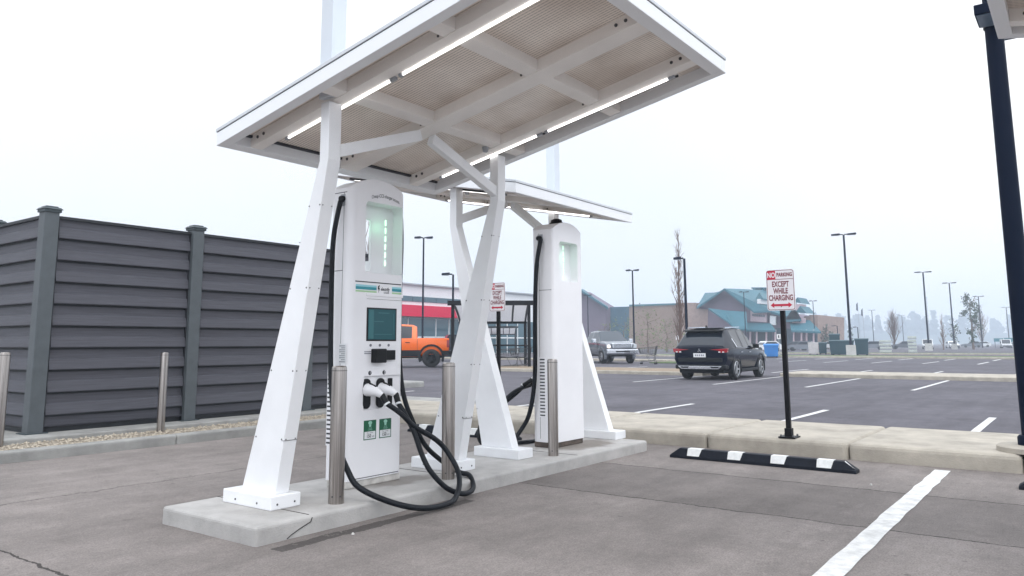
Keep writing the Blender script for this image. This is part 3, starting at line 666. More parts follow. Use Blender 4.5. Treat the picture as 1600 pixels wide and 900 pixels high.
path = [e0, (7.0, 5.06, .66), (6.75, 5.12, .50), (6.62, 5.10, .32), (6.72, 5.02, .16), (6.98, 4.95, .136), (7.30, 4.95, .15), (7.48, 4.85, .35), (7.52, 4.72, .9), (7.53, 4.66, 1.6), (7.515, 4.63, 2.1), (7.49, 4.62, 2.31)]
b = MB(); b.tube([L2(p) for p in smooth_path(path, 8)], .0205, 10); b.build('cable', M['cable'], ch2)
b = MB(); b.lathe([(.07, 0), (.07, .025), (.058, .03), (.052, .06), (.02, .075), (0, .077)], 20, T=Matrix.Translation((.0, .0, 2.385))); b.build('beacon_dome', M['black'], ch2)
# darker brown patch on the island round the rear charger's plinth stays in the concrete colour

# ------------------------------------------------------------------ bollards
def make_bollard(r, h, label, group, loc):
    t = MB(); t.lathe([(r, 0), (r, h-.02), (r*.97, h-.008), (r*.8, h), (0, h+.002)], 28)
    o = t.build('bollard', M['steel'], sharp=35); o.location = loc
    b = MB(); b.lathe([(r+.001, h-.034), (r+.0012, h-.030)], 28); b.build('seam', M['seam'], o)
    b = MB()
    for a in (200, 260): b.lathe([(0, .003), (.006, .002), (.006, -.004)], 8, T=Matrix.Rotation(R(a), 4, 'Z') @ Matrix.Translation((r, 0, .05)) @ Matrix.Rotation(R(90), 4, 'Y'))
    b.build('screw', M['bolt'], o)
    return tag(o, label, 'bollard', group)
GB = 'steel bollards along the charging island'
make_bollard(.053, .925, 'brushed steel bollard in front of the screen charger, before its left corner', GB, (3.684, 4.2, .112))
make_bollard(.053, .925, 'brushed steel bollard crossed by the black cables, before a slanted white leg', GB, (4.862, 4.21, .112))
make_bollard(.050, .925, 'brushed steel bollard before the louvred flank of the rear charger', GB, (6.44, 4.23, .112))
make_bollard(.048, 1.03, 'pale steel bollard in the gravel beside the middle fence post', 'bollards before the fence', (5.40, 9.5, .06))
make_bollard(.052, 1.05, 'pale steel bollard cut by the left edge of the photo, before the fence corner', 'bollards before the fence', (3.555, 9.5, .06))

# ------------------------------------------------------------------ fences
def board_panel(p, q, n, ang_out, z0, z1, parent):
    """horizontal clapboards from p to q (2-D); ang_out is the outward unit normal"""
    p, q, nrm = Vector(p), Vector(q), Vector(ang_out)
    b = MB(); pitch = .268; z = z1-.035
    d = (q-p)
    def V(s_, o, z_): c = p+d*s_+nrm*o; return Vector((c.x, c.y, z_))
    while z > z0+.02:
        zb = max(z0, z-pitch)
        prof = [(-.03, z), (-.004, z), (.000, z-.10), (.022, z-.116), (.044, zb+.038), (.042, zb+.028), (-.03, zb+.028)]
        prof = [(o, max(zz, zb)) for o, zz in prof]
        b.prism(prof, lambda u, v, w: V(w, u, v), 0, 1); z -= pitch
    o = b.build('board_panel', M['board'], parent)
    r = MB(); r.prism([(-.04, z1-.036), (.03, z1-.036), (.03, z1), (-.04, z1)], lambda u, v, w: V(w, u, v), 0, 1)
    r.prism([(-.034, z0-.05), (-.01, z0-.05), (-.01, z1-.04), (-.034, z1-.04)], lambda u, v, w: V(w, u, v), -.0, 1.0); r.build('rail_and_gap_shade', M['rail_and_gap_shade'], parent)  # second prism: dark backing sheet, colours in the shadow line under each board lip
    return o
def fence_post(x, y, parent, z1=2.86):
    b = MB(); b.box(x-.085, x+.085, y-.085, y+.085, .15, z1-.03); o = b.build('post', M['post'], parent, bevel=.008)
    c = MB(); c.box(x-.1, x+.1, y-.1, y+.1, z1-.055, z1-.02); c.add([(x-.115, y-.115, z1-.02), (x+.115, y-.115, z1-.02), (x+.115, y+.115, z1-.02), (x-.115, y+.115, z1-.02), (x-.09, y-.09, z1+.005), (x+.09, y-.09, z1+.005), (x+.09, y+.09, z1+.005), (x-.09, y+.09, z1+.005)],
        [(3, 2, 1, 0), (4, 5, 6, 7), (0, 1, 5, 4), (1, 2, 6, 5), (2, 3, 7, 6), (3, 0, 4, 7)]); c.box(x-.07, x+.07, y-.07, y+.07, z1+.005, z1+.02); c.build('cap', M['post_cap'], o)
    f_ = MB(); f_.box(x-.13, x+.13, y-.12, y+.12, .148, .16); f_.build('foot_plate', M['post_cap'], o)
fp = thing('board_fence', (0, 0, 0), 'dark grey fence of wide horizontal boards running behind the chargers', 'fence', 'composite fences round the enclosure')
px_ = [4.13, 6.10, 8.12, 10.1]
for x in px_: fence_post(x, 10.085, fp)
for a, b_ in zip(px_, px_[1:]): board_panel((a+.115, 10.085), (b_-.095, 10.085), 10, (0, -1), .20, 2.775, fp)
v_ = MB()
for a, b_ in zip(px_, px_[1:]): v_.box(a+.085, a+.118, 10.06, 10.13, .16, 2.76); v_.box(b_-.098, b_-.085, 10.06, 10.13, .16, 2.76)
v_.build('channel', M['rail_and_gap_shade'], fp)
fs_ = thing('board_fence', (0, 0, 0), 'side of the grey board fence going back from its corner at the left edge', 'fence', 'composite fences round the enclosure')
for y in (11.75, 13.5, 15.2): fence_post(4.13, y, fs_)
for a, b_ in ((10.085, 11.75), (11.75, 13.5), (13.5, 15.2)): board_panel((4.10, b_-.09), (4.10, a+.09), 10, (-1, 0), .20, 2.775, fs_)

# ------------------------------------------------------------------ wheel stops
def make_stop(label, loc):
    h, w, Ln = .10, .15, 1.83
    t = thing('wheel_stop', loc, label, 'wheel stop', 'rubber wheel stops')
    sec = [(-w/2, 0), (-w/2, .028), (-w*.28, h), (w*.28, h), (w/2, .028), (w/2, 0)]
    b = MB(); ys = [-Ln/2, -Ln/2+.10, Ln/2-.10, Ln/2]
    v = []
    for i, y in enumerate(ys):
        end = i in (0, 3)
        v += [(x, y, min(z, .032) if end else z) for x, z in sec]
    n = len(sec)
    fcs = [(k*n+i, (k+1)*n+i, (k+1)*n+i+1, k*n+i+1) for k in range(3) for i in range(n-1)] + [tuple(range(n)), tuple(reversed(range(3*n, 4*n)))]
    fcs = [tuple(reversed(q)) for q in fcs]
    b.add(v, fcs); b.build('body', M['rubber_stop'], t, bevel=.006)
    for k in range(4):
        y = -Ln/2+.27+k*.43; lo = b = MB()
        q = []
        for (x, z) in ((-w/2-.002, .032), (-w*.28-.001, h+.002), (w*.28+.001, h+.002), (w/2+.002, .032)): q += [(x, y-.075+(.02 if z < .05 else 0), z), (x, y+.075-(.0 if z < .05 else 0), z)]
        b.add(q, [(2*i, 2*i+2, 2*i+3, 2*i+1) for i in range(3)]); b.build('reflector', M['stop_white'], t)
    b = MB()
    for s_ in (-1, 1): b.add([(-w*.26, s_*(Ln/2-.10), h+.001), (-w*.05, s_*(Ln/2-.10), h+.001), (-w*.30, s_*(Ln/2-.01), .038)], [(0, 1, 2)])
    b.build('end_mark', M['stop_white'], t)
    return t
stop = make_stop('black rubber wheel stop with white squares lying before the sign kerb', (7.80, 2.70, 0))
dup(stop, (7.78, -.37, 0), None, 'black wheel stop whose tip shows at the right edge of the photo')
dup(stop, (7.95, 6.65, 0), None, 'black and white wheel stop seen between the charger and a slanted leg')

# ------------------------------------------------------------------ no parking signs
def make_sign(label, loc, zt, ph):
    t = thing('parking_sign', loc, label, 'sign', 'no parking signs on the kerb')
    w, h = .31, .455; zc = zt-h/2
    b = MB(); b.box(.012, .062, -.025, .025, .012, zt-.03); b.build('pole', M['pole_black'], t, bevel=.004)
    b = MB(); b.box(-.06, .14, -.09, .09, 0, .014); b.box(.0, .075, -.038, .038, .014, .10); ft = b.build('base_plate', M['pole_black'], t, bevel=.003)
    b = MB()
    for x in (-.035, .115):
        for y in (-.065, .065): b.lathe([(.011, .014), (.011, .034), (0, .036)], 6, T=Matrix.Translation((x, y, 0)))
    b.build('anchor_bolt', M['bolt'], ft)
    def rr(hw, hh, r):
        o = []
        for cx, cz, a0 in ((hw-r, -hh+r, -90), (hw-r, hh-r, 0), (-hw+r, hh-r, 90), (-hw+r, -hh+r, 180)): o += [(cx+r*math.cos(R(a0+k*18)), cz+r*math.sin(R(a0+k*18))) for k in range(6)]
        return o
    b = MB(); b.prism(rr(w/2, h/2, .03), lambda u, v, q: Vector((q, -u, zc+v)), .004, .010); pl = b.build('plate', M['sign_white'], t)
    T = lambda d: (lambda u, v: Vector((.004-d, -u, zc+v)))
    b = MB(); o1, o2 = rr(w/2-.006, h/2-.006, .026), rr(w/2-.012, h/2-.012, .022); n = len(o1)
    b.add([T(.0008)(*p) for p in o1+o2], [(i, (i+1) % n, n+(i+1) % n, n+i) for i in range(n)])
    zl = h/2-.108
    b.add([T(.0008)(u, v) for u, v in ((-w/2+.012, zl-.003), (w/2-.012, zl-.003), (w/2-.012, zl+.003), (-w/2+.012, zl+.003))], [(0, 1, 2, 3)]); b.build('border', M['sign_dark'], pl)
    b = MB(); b.add([T(.0012)(u, v) for u, v in ((-w/2+.012, zl), (-w/2+.105, zl), (-w/2+.105, h/2-.012), (-w/2+.026, h/2-.012), (-w/2+.012, h/2-.024))], [(0, 1, 2, 3, 4)]); rb = b.build('red_block', M['sign_red'], pl)
    b = MB(); put_text(b, 'NO', .078, (lambda a, c: T(.002)(-w/2+.058+a, h/2-.062+c)), .72, bold=.0028); b.build('lettering', M['sign_white'], rb)
    b = MB(); put_text(b, 'PARKING', .058, (lambda a, c: T(.0014)(.048+a, h/2-.06+c)), .70, bold=.0022)
    for s_, z in (('EXCEPT', .062), ('WHILE', -.014), ('CHARGING', -.090)): put_text(b, s_, .085, (lambda z_: (lambda a, c: T(.0014)(a, z_+c)))(z), .62 if s_ != 'CHARGING' else .60, bold=.0024)
    b.build('lettering', M['sign_dark'] if False else mat_letters, pl)
    b = MB(); zz = -.168; A = [(-.118, 0), (-.078, .030), (-.078, .012), (.078, .012), (.078, .030), (.118, 0), (.078, -.030), (.078, -.012), (-.078, -.012), (-.078, -.030)]
    b.add([T(.0014)(u, zz+v) for u, v in A], [(0, 9, 8, 3, 2, 1)[::-1] if False else (0, 9, 8, 7, 6, 5, 4, 3, 2, 1)]); b.build('double_arrow', M['sign_red'], pl)
    b = MB(); b.lathe([(0, .002), (.006, .001), (.007, -.001)], 8, T=Matrix.Translation((.004, 0, zc-.186)) @ Matrix.Rotation(R(-90), 4, 'Y')); b.build('rivet', M['bolt'], pl)
    return t
mat_letters = mat('sign_letters', (0.16, 0.004, 0.018), .5)
make_sign('red and white no parking sign on a black pole standing alone on the right kerb', (8.70, 2.675, .17), 1.83, 0)
make_sign('red and white no parking sign half hidden behind a slanted white leg', (9.75, 7.44, .17), 1.985, 0)

# ------------------------------------------------------------------ lamp posts
def lamp_post(label, loc, h, w, heads, span, plinth, rz, hang=False, group='parking lot lamp posts'):
    t = thing('lamp_post', loc, label, 'lamp post', group, rz)
    z0 = 0
    if plinth:
        b = MB(); b.lathe([(plinth[0], 0), (plinth[0], plinth[1]-.02), (plinth[0]-.02, plinth[1]), (0, plinth[1])], 20) if plinth[2] else b.box(-plinth[0], plinth[0], -plinth[0], plinth[0], 0, plinth[1]); b.build('plinth', M['plinth'], t, sharp=40); z0 = plinth[1]
    b = MB(); b.lathe([(w*.5, z0-.01), (w*.47, z0+h*.5), (w*.40, h-.1 if not hang else h), (0, h-.1 if not hang else h)], 14); b.build('pole', M['navy'], t, sharp=50)
    b = MB(); b.box(-w*.8, w*.8, -w*.8, w*.8, z0-.002, z0+.03); b.build('base_cover', M['navy'], t)
    for s_ in heads:
        x0, x1 = s_*w*.3, s_*span
        b = MB(); b.box(min(x0, x0+s_*span*.4), max(x0, x0+s_*span*.4), -.05, .05, h-.12, h-.04); b.build('arm', M['navy'], t)
        b = MB(); xa, xb = sorted((s_*span*.3, x1)); wd = span*.26
        b.prism([(xa, h-.12), (xb, h-.14), (xb, h-.03), (xa+(.0 if s_ > 0 else 0), h+.02)], lambda u, v, q: Vector((u, q, v)), -wd, wd); hd = b.build('lamp_head', M['navy'], t, bevel=.01)
        b = MB(); b.box(xa+span*.1, xb-span*.06, -wd*.8, wd*.8, h-.155, h-.135); b.build('lens', M['lens'], hd)
    return t
def facing(p, extra=0): return math.atan2(p[1], p[0])+R(90)+extra     # arms seen side on
# the tall dark pole at the right edge
pr_ = (8.93, .482, .17)
big = thing('lamp_post', pr_, 'thick dark blue lamp post on a round footing at the right edge', 'lamp post', 'parking lot lamp posts', 0)
b = MB(); b.lathe([(.30, 0), (.30, .045), (.28, .06), (0, .06)], 28); b.build('footing', M['kerb'], big, sharp=40)
b = MB(); b.lathe([(.125, .055), (.125, .13), (.11, .15), (0, .15)], 24); b.build('base_cover', M['navy'], big, sharp=40)
b = MB(); b.lathe([(.088, .12), (.085, 2.4), (.078, 4.9), (0, 4.9)], 24); b.build('pole', M['navy'], big, sharp=50)
for s_, dx, dy, zh in ((-1, -.30, .045, 4.39), (1, .32, -.10, 4.43)):
    o = Vector((dx, dy, zh-.17))
    b = MB(); b.prism([(-.22, -.05), (.22, -.065), (.22, .035), (-.10, .06), (-.22, .03)], lambda u, v, q: o+Vector((u*(1 if s_ < 0 else -1)*-1, q, v)), -.075, .075); hd = b.build('lamp_head', M['navy'], big, bevel=.008)
    b = MB(); b.box(o.x-.19, o.x+.16, o.y-.06, o.y+.06, o.z-.072, o.z-.062); b.build('lens', M['lens'], hd)
    b = MB(); b.bar((0, 0, zh-.17), (dx*.55, dy*.6, zh-.17), .055, .055); b.build('arm', M['navy'], big)
b = MB(); b.lathe([(.092, 4.17), (.092, 4.22)], 24); b.build('clamp', M['black'], big)

GL = 'parking lot lamp posts'
def far_lamp(u, vtop, d, heads, w=.2, span=1.1, plinth=None, label='', ex=0):
    p = ground_at(u, d); zt = CAM_H+(537.0-.0028*(u-800)-vtop)*d/CAM_F
    # the pole leans in the picture, so slide its foot to keep the top at pixel u
    q = at(u, vtop, 'z', zt); p = Vector((q.x, q.y, 0))
    return lamp_post(label, p, zt+.06, w, heads, span, plinth, facing(p, ex), group=GL)
far_lamp(662, 371, 60, (-1, 1), .16, .72, None, 'tall twin-headed lamp post right beside the front charger, above the red shop band')
far_lamp(708, 428, 48, (1,), .15, .72, None, 'short one-armed lamp post before the red shop band, seen left of the leaning legs')
far_lamp(988, 422, 72, (-1, 1), .17, .62, None, 'slim twin-headed lamp post behind the silver pickup with small spikes on its heads')
far_lamp(1069, 403, 45, (1,), .17, .62, None, 'thick one-armed dark lamp post behind the black car, beside the bare poplar')
far_lamp(1318, 366, 72, (-1, 1), .22, 1.08, (.42, 1.0, 0), 'tall dark twin-headed lamp post on a white block beside the green bins')
far_lamp(1442, 425, 116, (-1, 1), .26, 1.15, (.5, 1.1, 0), 'tall twin-headed lamp post on a pale block, first right of the white van')
far_lamp(1483, 442, 137, (-1, 1), .24, 1.1, (.45, 1.0, 0), 'twin-headed lamp post on a low block just left of the leafy poplar')
far_lamp(1528.5, 463, 175, (-1, 1), .24, 1.1, None, 'hazy twin-headed lamp post just right of the leafy poplar')
far_lamp(1572, 480, 232, (-1, 1), .26, 1.2, None, 'faint twin-headed lamp post close to the thick pole at the right edge')
far_lamp(1362, 484.5, 245, (-1, 1), .26, 1.0, None, 'faint twin-headed lamp post above the pale stacked pallets')
far_lamp(1409, 492.5, 295, (-1, 1), .28, 1.1, None, 'faintest twin-headed lamp post above the pale slatted kiosk')
far_lamp(1270, 470, 140, (-1, 1), .15, .68, None, 'thin lamp post at the right end of the teal-roofed store')
far_lamp(1162, 456, 128, (-1, 1), .17, .8, None, 'thin lamp post before the gable of the teal-roofed store')
far_lamp(918, 461, 110, (-1, 1), .15, .6, None, 'thin lamp post before the left gable, just right of the rear charger')
far_lamp(1308, 509, 150, (1,), .2, 1.0, None, 'low one-armed lamp post behind the green bins')
far_lamp(1340, 511, 150, (1,), .2, .9, None, 'low one-armed lamp post just right of the white lamp block')

# ------------------------------------------------------------------ vehicles
def loft_body(st, name, paint, parent, glass, cuts=None):
    """st: list of stations (x, zb, wb, zm, wm, zbelt, wbelt, zroof, wroof, side_glass, top_glass)"""
    rings = []
    for s in st:
        x, zb, wb, zm, wm, zk, wk, zr, wr = s[:9]
        half = [(0, zb), (wb*.9, zb), (wb, zb+.06), (wm, zm), (wk, zk-.03), (wk-.012, zk), (wr+.015, zr-.05), (wr-.05, zr), (wr*.55, zr+.018), (0, zr+.022)]
        rings.append([Vector((x, y, z)) for y, z in half] + [Vector((x, -y, z)) for y, z in reversed(half[1:-1])])
    n = len(rings[0]); v = [p for r in rings for p in r]
    bodyf, sideg, topg = [], [], []
    for i in range(len(rings)-1):
        for k in range(n):
            q = (i*n+k, i*n+(k+1) % n, (i+1)*n+(k+1) % n, (i+1)*n+k)
            kk = k if k < 9 else n-1-k
            if kk == 5 and st[i][9]: sideg.append(q)
            elif kk >= 6 and st[i][10]: topg.append(q)
            else: bodyf.append(q)
    bodyf.append(tuple(range(n))[::-1]); bodyf.append(tuple((len(rings)-1)*n+k for k in range(n)))
    b = MB(); b.add(v, bodyf + sideg + topg); o = b.build(name, paint, parent)
    bm = bmesh.new(); bm.from_mesh(o.data); bmesh.ops.recalc_face_normals(bm, faces=bm.faces); bm.to_mesh(o.data); bm.free()
    if cuts: boolean(o, cuts)
    o.data.polygons.foreach_set('use_smooth', [True]*len(o.data.polygons)); o.data.set_sharp_from_angle(angle=R(28))
    ctr = Vector((sum(s[0] for s in st)/len(st), 0, .8))
    def panes(fs, nm, shrink=.93):
        for side in (1, -1, 0):
            g_ = MB()
            for q in fs:
                pts = [v[i] for i in q]; c = sum(pts, Vector())/4
                sd = 0 if nm != 'side_window' else (1 if c.y > 0 else -1)
                if sd != side: continue
                nr = (pts[1]-pts[0]).cross(pts[2]-pts[0]); 
                if nr.length < 1e-6: nr = (pts[2]-pts[0]).cross(pts[3]-pts[0])
                nr.normalize()
                if nr.dot(c-ctr) < 0: nr = -nr
                sh = shrink if nm == 'side_window' else 1.0
                g_.add([c+(p-c)*sh+nr*.006 for p in pts], [(0, 1, 2, 3)])
            if g_.v:
                w = g_.build(nm, glass, parent)
                bm = bmesh.new(); bm.from_mesh(w.data); bmesh.ops.remove_doubles(bm, verts=bm.verts, dist=.001); bm.to_mesh(w.data); bm.free()
    panes(sideg, 'side_window'); 
    front = [q for q in topg if v[q[0]].x > ctr.x]; rear = [q for q in topg if v[q[0]].x <= ctr.x]
    panes(front, 'windscreen'); panes(rear, 'rear_window')
    return o
def wheel(parent, x, y, r, w, side, spokes=10, rim=.66, dark=False):
    T = Matrix.Translation((x, y, r)) @ Matrix.Rotation(R(-90*side), 4, 'X')
    b = MB(); h = w/2
    b.lathe([(r*rim, -h*.8), (r*.9, -h), (r*.98, -h*.75), (r, -h*.3), (r, h*.3), (r*.98, h*.75), (r*.9, h), (r*rim, h*.8)], 28, T=T)
    t = b.build('wheel', M['tyre'], parent)
    b = MB(); b.lathe([(r*rim, h*.8), (r*rim*.95, h*.86), (r*rim*.9, h*.5), (r*rim*.85, h*.1), (0, h*.05)], 28, 0, T)
    b.build('barrel', M['trim'], t)
    b = MB(); b.lathe([(r*rim*1.0, h*.80), (r*rim*.97, h*.92), (r*rim*.91, h*.82)], 28, T=T)
    for k in range(spokes):
        a = 2*math.pi*k/spokes; p = Vector((math.cos(a), math.sin(a), 0))
        da = Vector((-p.y, p.x, 0))*(.06*r if k % 2 else -.06*r)
        b.bar(T @ (p*r*.08+Vector((0, 0, h*.75))), T @ (p*r*rim*.95+da+Vector((0, 0, h*.80))), .032 if spokes > 6 else .05, .03, up=(0, 1, 0))
    b.lathe([(r*.14, h*.5), (r*.14, h*.82), (0, h*.85)], 14, T=T); b.build('rim', M['alloy'] if not dark else M['trim'], t)
    return t
def arch_cutter(x, side, r, wy):
    c = MB(); c.lathe([(0, -.30), (r, -.30), (r, .30), (0, .30)], 24, T=Matrix.Translation((x, side*wy, r*.92)) @ Matrix.Rotation(R(90), 4, 'X'), smooth=False)
    return c.build('cutter', M['trim'])
def arch_liner(parent, x, side, r, wy, m, wide=.05):
    b = MB(); n = 16; z0 = r*.92; a0 = -22
    pr = [(x+rr*math.cos(R(a)), z0+rr*math.sin(R(a))) for rr, seq in ((r+wide, range(a0, 181-a0, 14)), (r-.005, range(180-a0, a0-1, -14))) for a in seq]
    b.prism(pr, lambda u, v, q: Vector((u, q, v)), side*(wy-.16), side*(wy+.012)); return b.build('wheel_arch', m, parent)

# --- black SUV, rear quarter view
def make_suv(label, loc, rz, paint):
    t = thing('parked_car', loc, label, 'car', 'cars and pickups near the charging bays', rz)
    wb, r = 2.7, .36
    #     x,     zb,  wb,   zm,  wm,  zbelt, wk,   zroof, wr, side, top
    st = [(-.96, .52, .70, .68, .82, .98, .80, 1.04, .74, 0, 0),
          (-.90, .36, .78, .68, .89, 1.02, .87, 1.10, .80, 0, 1),
          (-.50, .30, .82, .68, .905, 1.05, .92, 1.52, .66, 0, 0),
          (-.36, .28, .83, .66, .905, 1.05, .925, 1.62, .635, 0, 0),
          (-.12, .26, .84, .64, .905, 1.04, .93, 1.665, .64, 1, 0),
          (.62, .26, .84, .60, .90, 1.02, .93, 1.70, .645, 0, 0),
          (.68, .26, .84, .60, .90, 1.02, .93, 1.70, .645, 1, 0),
          (1.30, .26, .84, .60, .90, 1.00, .93, 1.685, .64, 0, 0),
          (1.36, .26, .84, .60, .90, 1.00, .93, 1.68, .64, 1, 1),
          (2.12, .26, .84, .60, .90, .99, .92, 1.08, .78, 0, 0),
          (2.5, .26, .84, .62, .90, .97, .91, 1.03, .80, 0, 0),
          (3.2, .26, .82, .62, .90, .90, .86, .95, .76, 0, 0),
          (3.52, .30, .76, .58, .84, .80, .80, .84, .70, 0, 0),
          (3.64, .36, .62, .54, .70, .72, .66, .76, .58, 0, 0)]
    body = loft_body(st, 'body', paint, t, M['glass'], [arch_cutter(x, s, .42, .9) for x in (0, wb) for s in (1, -1)])
    b = MB(); b.box(-.7, 3.4, -.68, .68, .22, .92); b.build('underbody', M['trim'], t)
    for x in (0, wb):
        for s in (1, -1): wheel(t, x, s*.80, r, .235, s, 5, .70); arch_liner(t, x, s, .42, .90, M['trim'], .035)
    b = MB(); b.box(-.995, -.88, -.80, .80, .36, .50)
    for s in (-1, 1): b.box(-.99, -.60, s*.80-.04, s*.80+.04, .36, .50)
    bp = b.build('bumper', M['trim'], t, bevel=.03)
    b = MB(); b.prism([(-.74, .46), (.74, .46), (.62, .36), (-.62, .36)], lambda u, v, q: Vector((q, u, v)), -1.025, -.98); b.build('skid_plate', M['chrome'], bp, bevel=.008)
    b = MB()
    for s in (-1, 1): b.prism([(s*.34, .445), (s*.66, .445), (s*.60, .395), (s*.40, .395)], lambda u, v, q: Vector((q, u, v)), -1.032, -1.0)
    b.build('exhaust_recess', M['trim'], bp)
    b = MB(); b.box(-1.0, -.9, -.74, .74, .60, .72); b.build('lower_gate_band', M['trim'], t, bevel=.02)
    for s in (-1, 1):
        b = MB(); b.prism([(s*.92, 1.02), (s*.62, 1.005), (s*.34, .985), (s*.62, .955), (s*.70, .88), (s*.90, .90)], lambda u, v, q: Vector((q+abs(u)*.09, u, v)), -1.035, -.90); tl = b.build('tail_lamp', M['tail'], t, bevel=.008)
        b = MB(); b.box(-.985, -.94, s*.66-.03, s*.66+.03, .895, .925); b.box(-.975, -.93, s*.78-.03, s*.78+.03, .895, .925); b.build('lamp_insert', M['sticker_white'], tl)
        b = MB(); b.bar((-.26, s*.835, 1.34), (-.02, s*.925, 1.075), .035, .012, up=(0, 1, 0)); b.bar((-.06, s*.914, 1.065), (1.9, s*.914, 1.025), .012, .012); b.build('window_trim', M['chrome'], t)
        b = MB(); b.box(1.72, 1.90, s*.92, s*1.10, 1.02, 1.17); b.bar((1.8, s*.88, 1.03), (1.82, s*.96, 1.05), .06, .04); b.build('mirror', M['trim'], t, bevel=.03)
        b = MB(); b.bar((-.3, s*.62, 1.70), (1.3, s*.60, 1.745), .04, .035); b.build('roof_rail', M['chrome'], t)
        b = MB()
        for x in (.35, 1.25): b.bar((x, s*.938, .90), (x+.2, s*.936, .905), .02, .025)
        b.build('door_handle', M['chrome'], t)
        b = MB(); b.box(-.1+.5, 2.2, s*.90, s*.935, .27, .36); b.build('sill_trim', M['trim'], t, bevel=.01)
        b = MB(); b.prism([(3.3, .84), (3.58, .76), (3.6, .68), (3.35, .72)], lambda u, v, q: Vector((u, q, v)), s*.66, s*.86); b.build('headlight', M['head_lens'], t, bevel=.01)
    b = MB(); b.prism([(-.66, 1.575), (-.36, 1.62), (-.36, 1.66), (-.64, 1.615)], lambda u, v, q: Vector((u, q, v)), -.66, .66); b.build('spoiler', M['black'], t, bevel=.015)
    b = MB(); b.box(-.5, 1.2, -.5, .5, 1.688, 1.70); b.build('roof_panel', M['silver'], t)  # silver sheet puts the sky's reflection on the dark roof as colour
    b = MB(); b.bar((-.815, -.24, 1.17), (-.815, .24, 1.17), .03, .06); b.build('rear_wiper', M['black'], t)
    b = MB(); b.box(-1.0, -.95, -.20, .20, .74, .87); pn = b.build('licence_plate', M['plate'], t)
    b = MB()
    for k, y in enumerate((-.13, -.07, .0, .07, .13)): b.box(-1.004, -.99, y-.018, y+.018, .775, .83)
    b.build('plate_print', M['ink_grey'], pn)
    b = MB()      # three-diamond emblem
    for a in (90, 210, 330):
        c = Vector((-.997, .034*math.cos(R(a)), .955+.034*math.sin(R(a)))); u = Vector((0, math.cos(R(a)), math.sin(R(a)))); w = Vector((0, -u.z, u.y))
        b.add([c+u*.034+Vector((-.012, 0, 0)), c+w*.019+Vector((-.012, 0, 0)), c-u*.034+Vector((-.012, 0, 0)), c-w*.019+Vector((-.012, 0, 0))], [(0, 1, 2, 3), (3, 2, 1, 0)])
    b.build('emblem', M['chrome'], t)
    b = MB(); b.prism([(-.3, 1.70), (-.12, 1.70), (-.26, 1.78)], lambda u, v, q: Vector((u, q, v)), -.02, .02); b.build('antenna_fin', M['black'], t)
    return t
make_suv('glossy blue-black car seen from behind, red lamps and white plate', (25.07, 10.15, 0), R(2.5), M['suv_paint'])

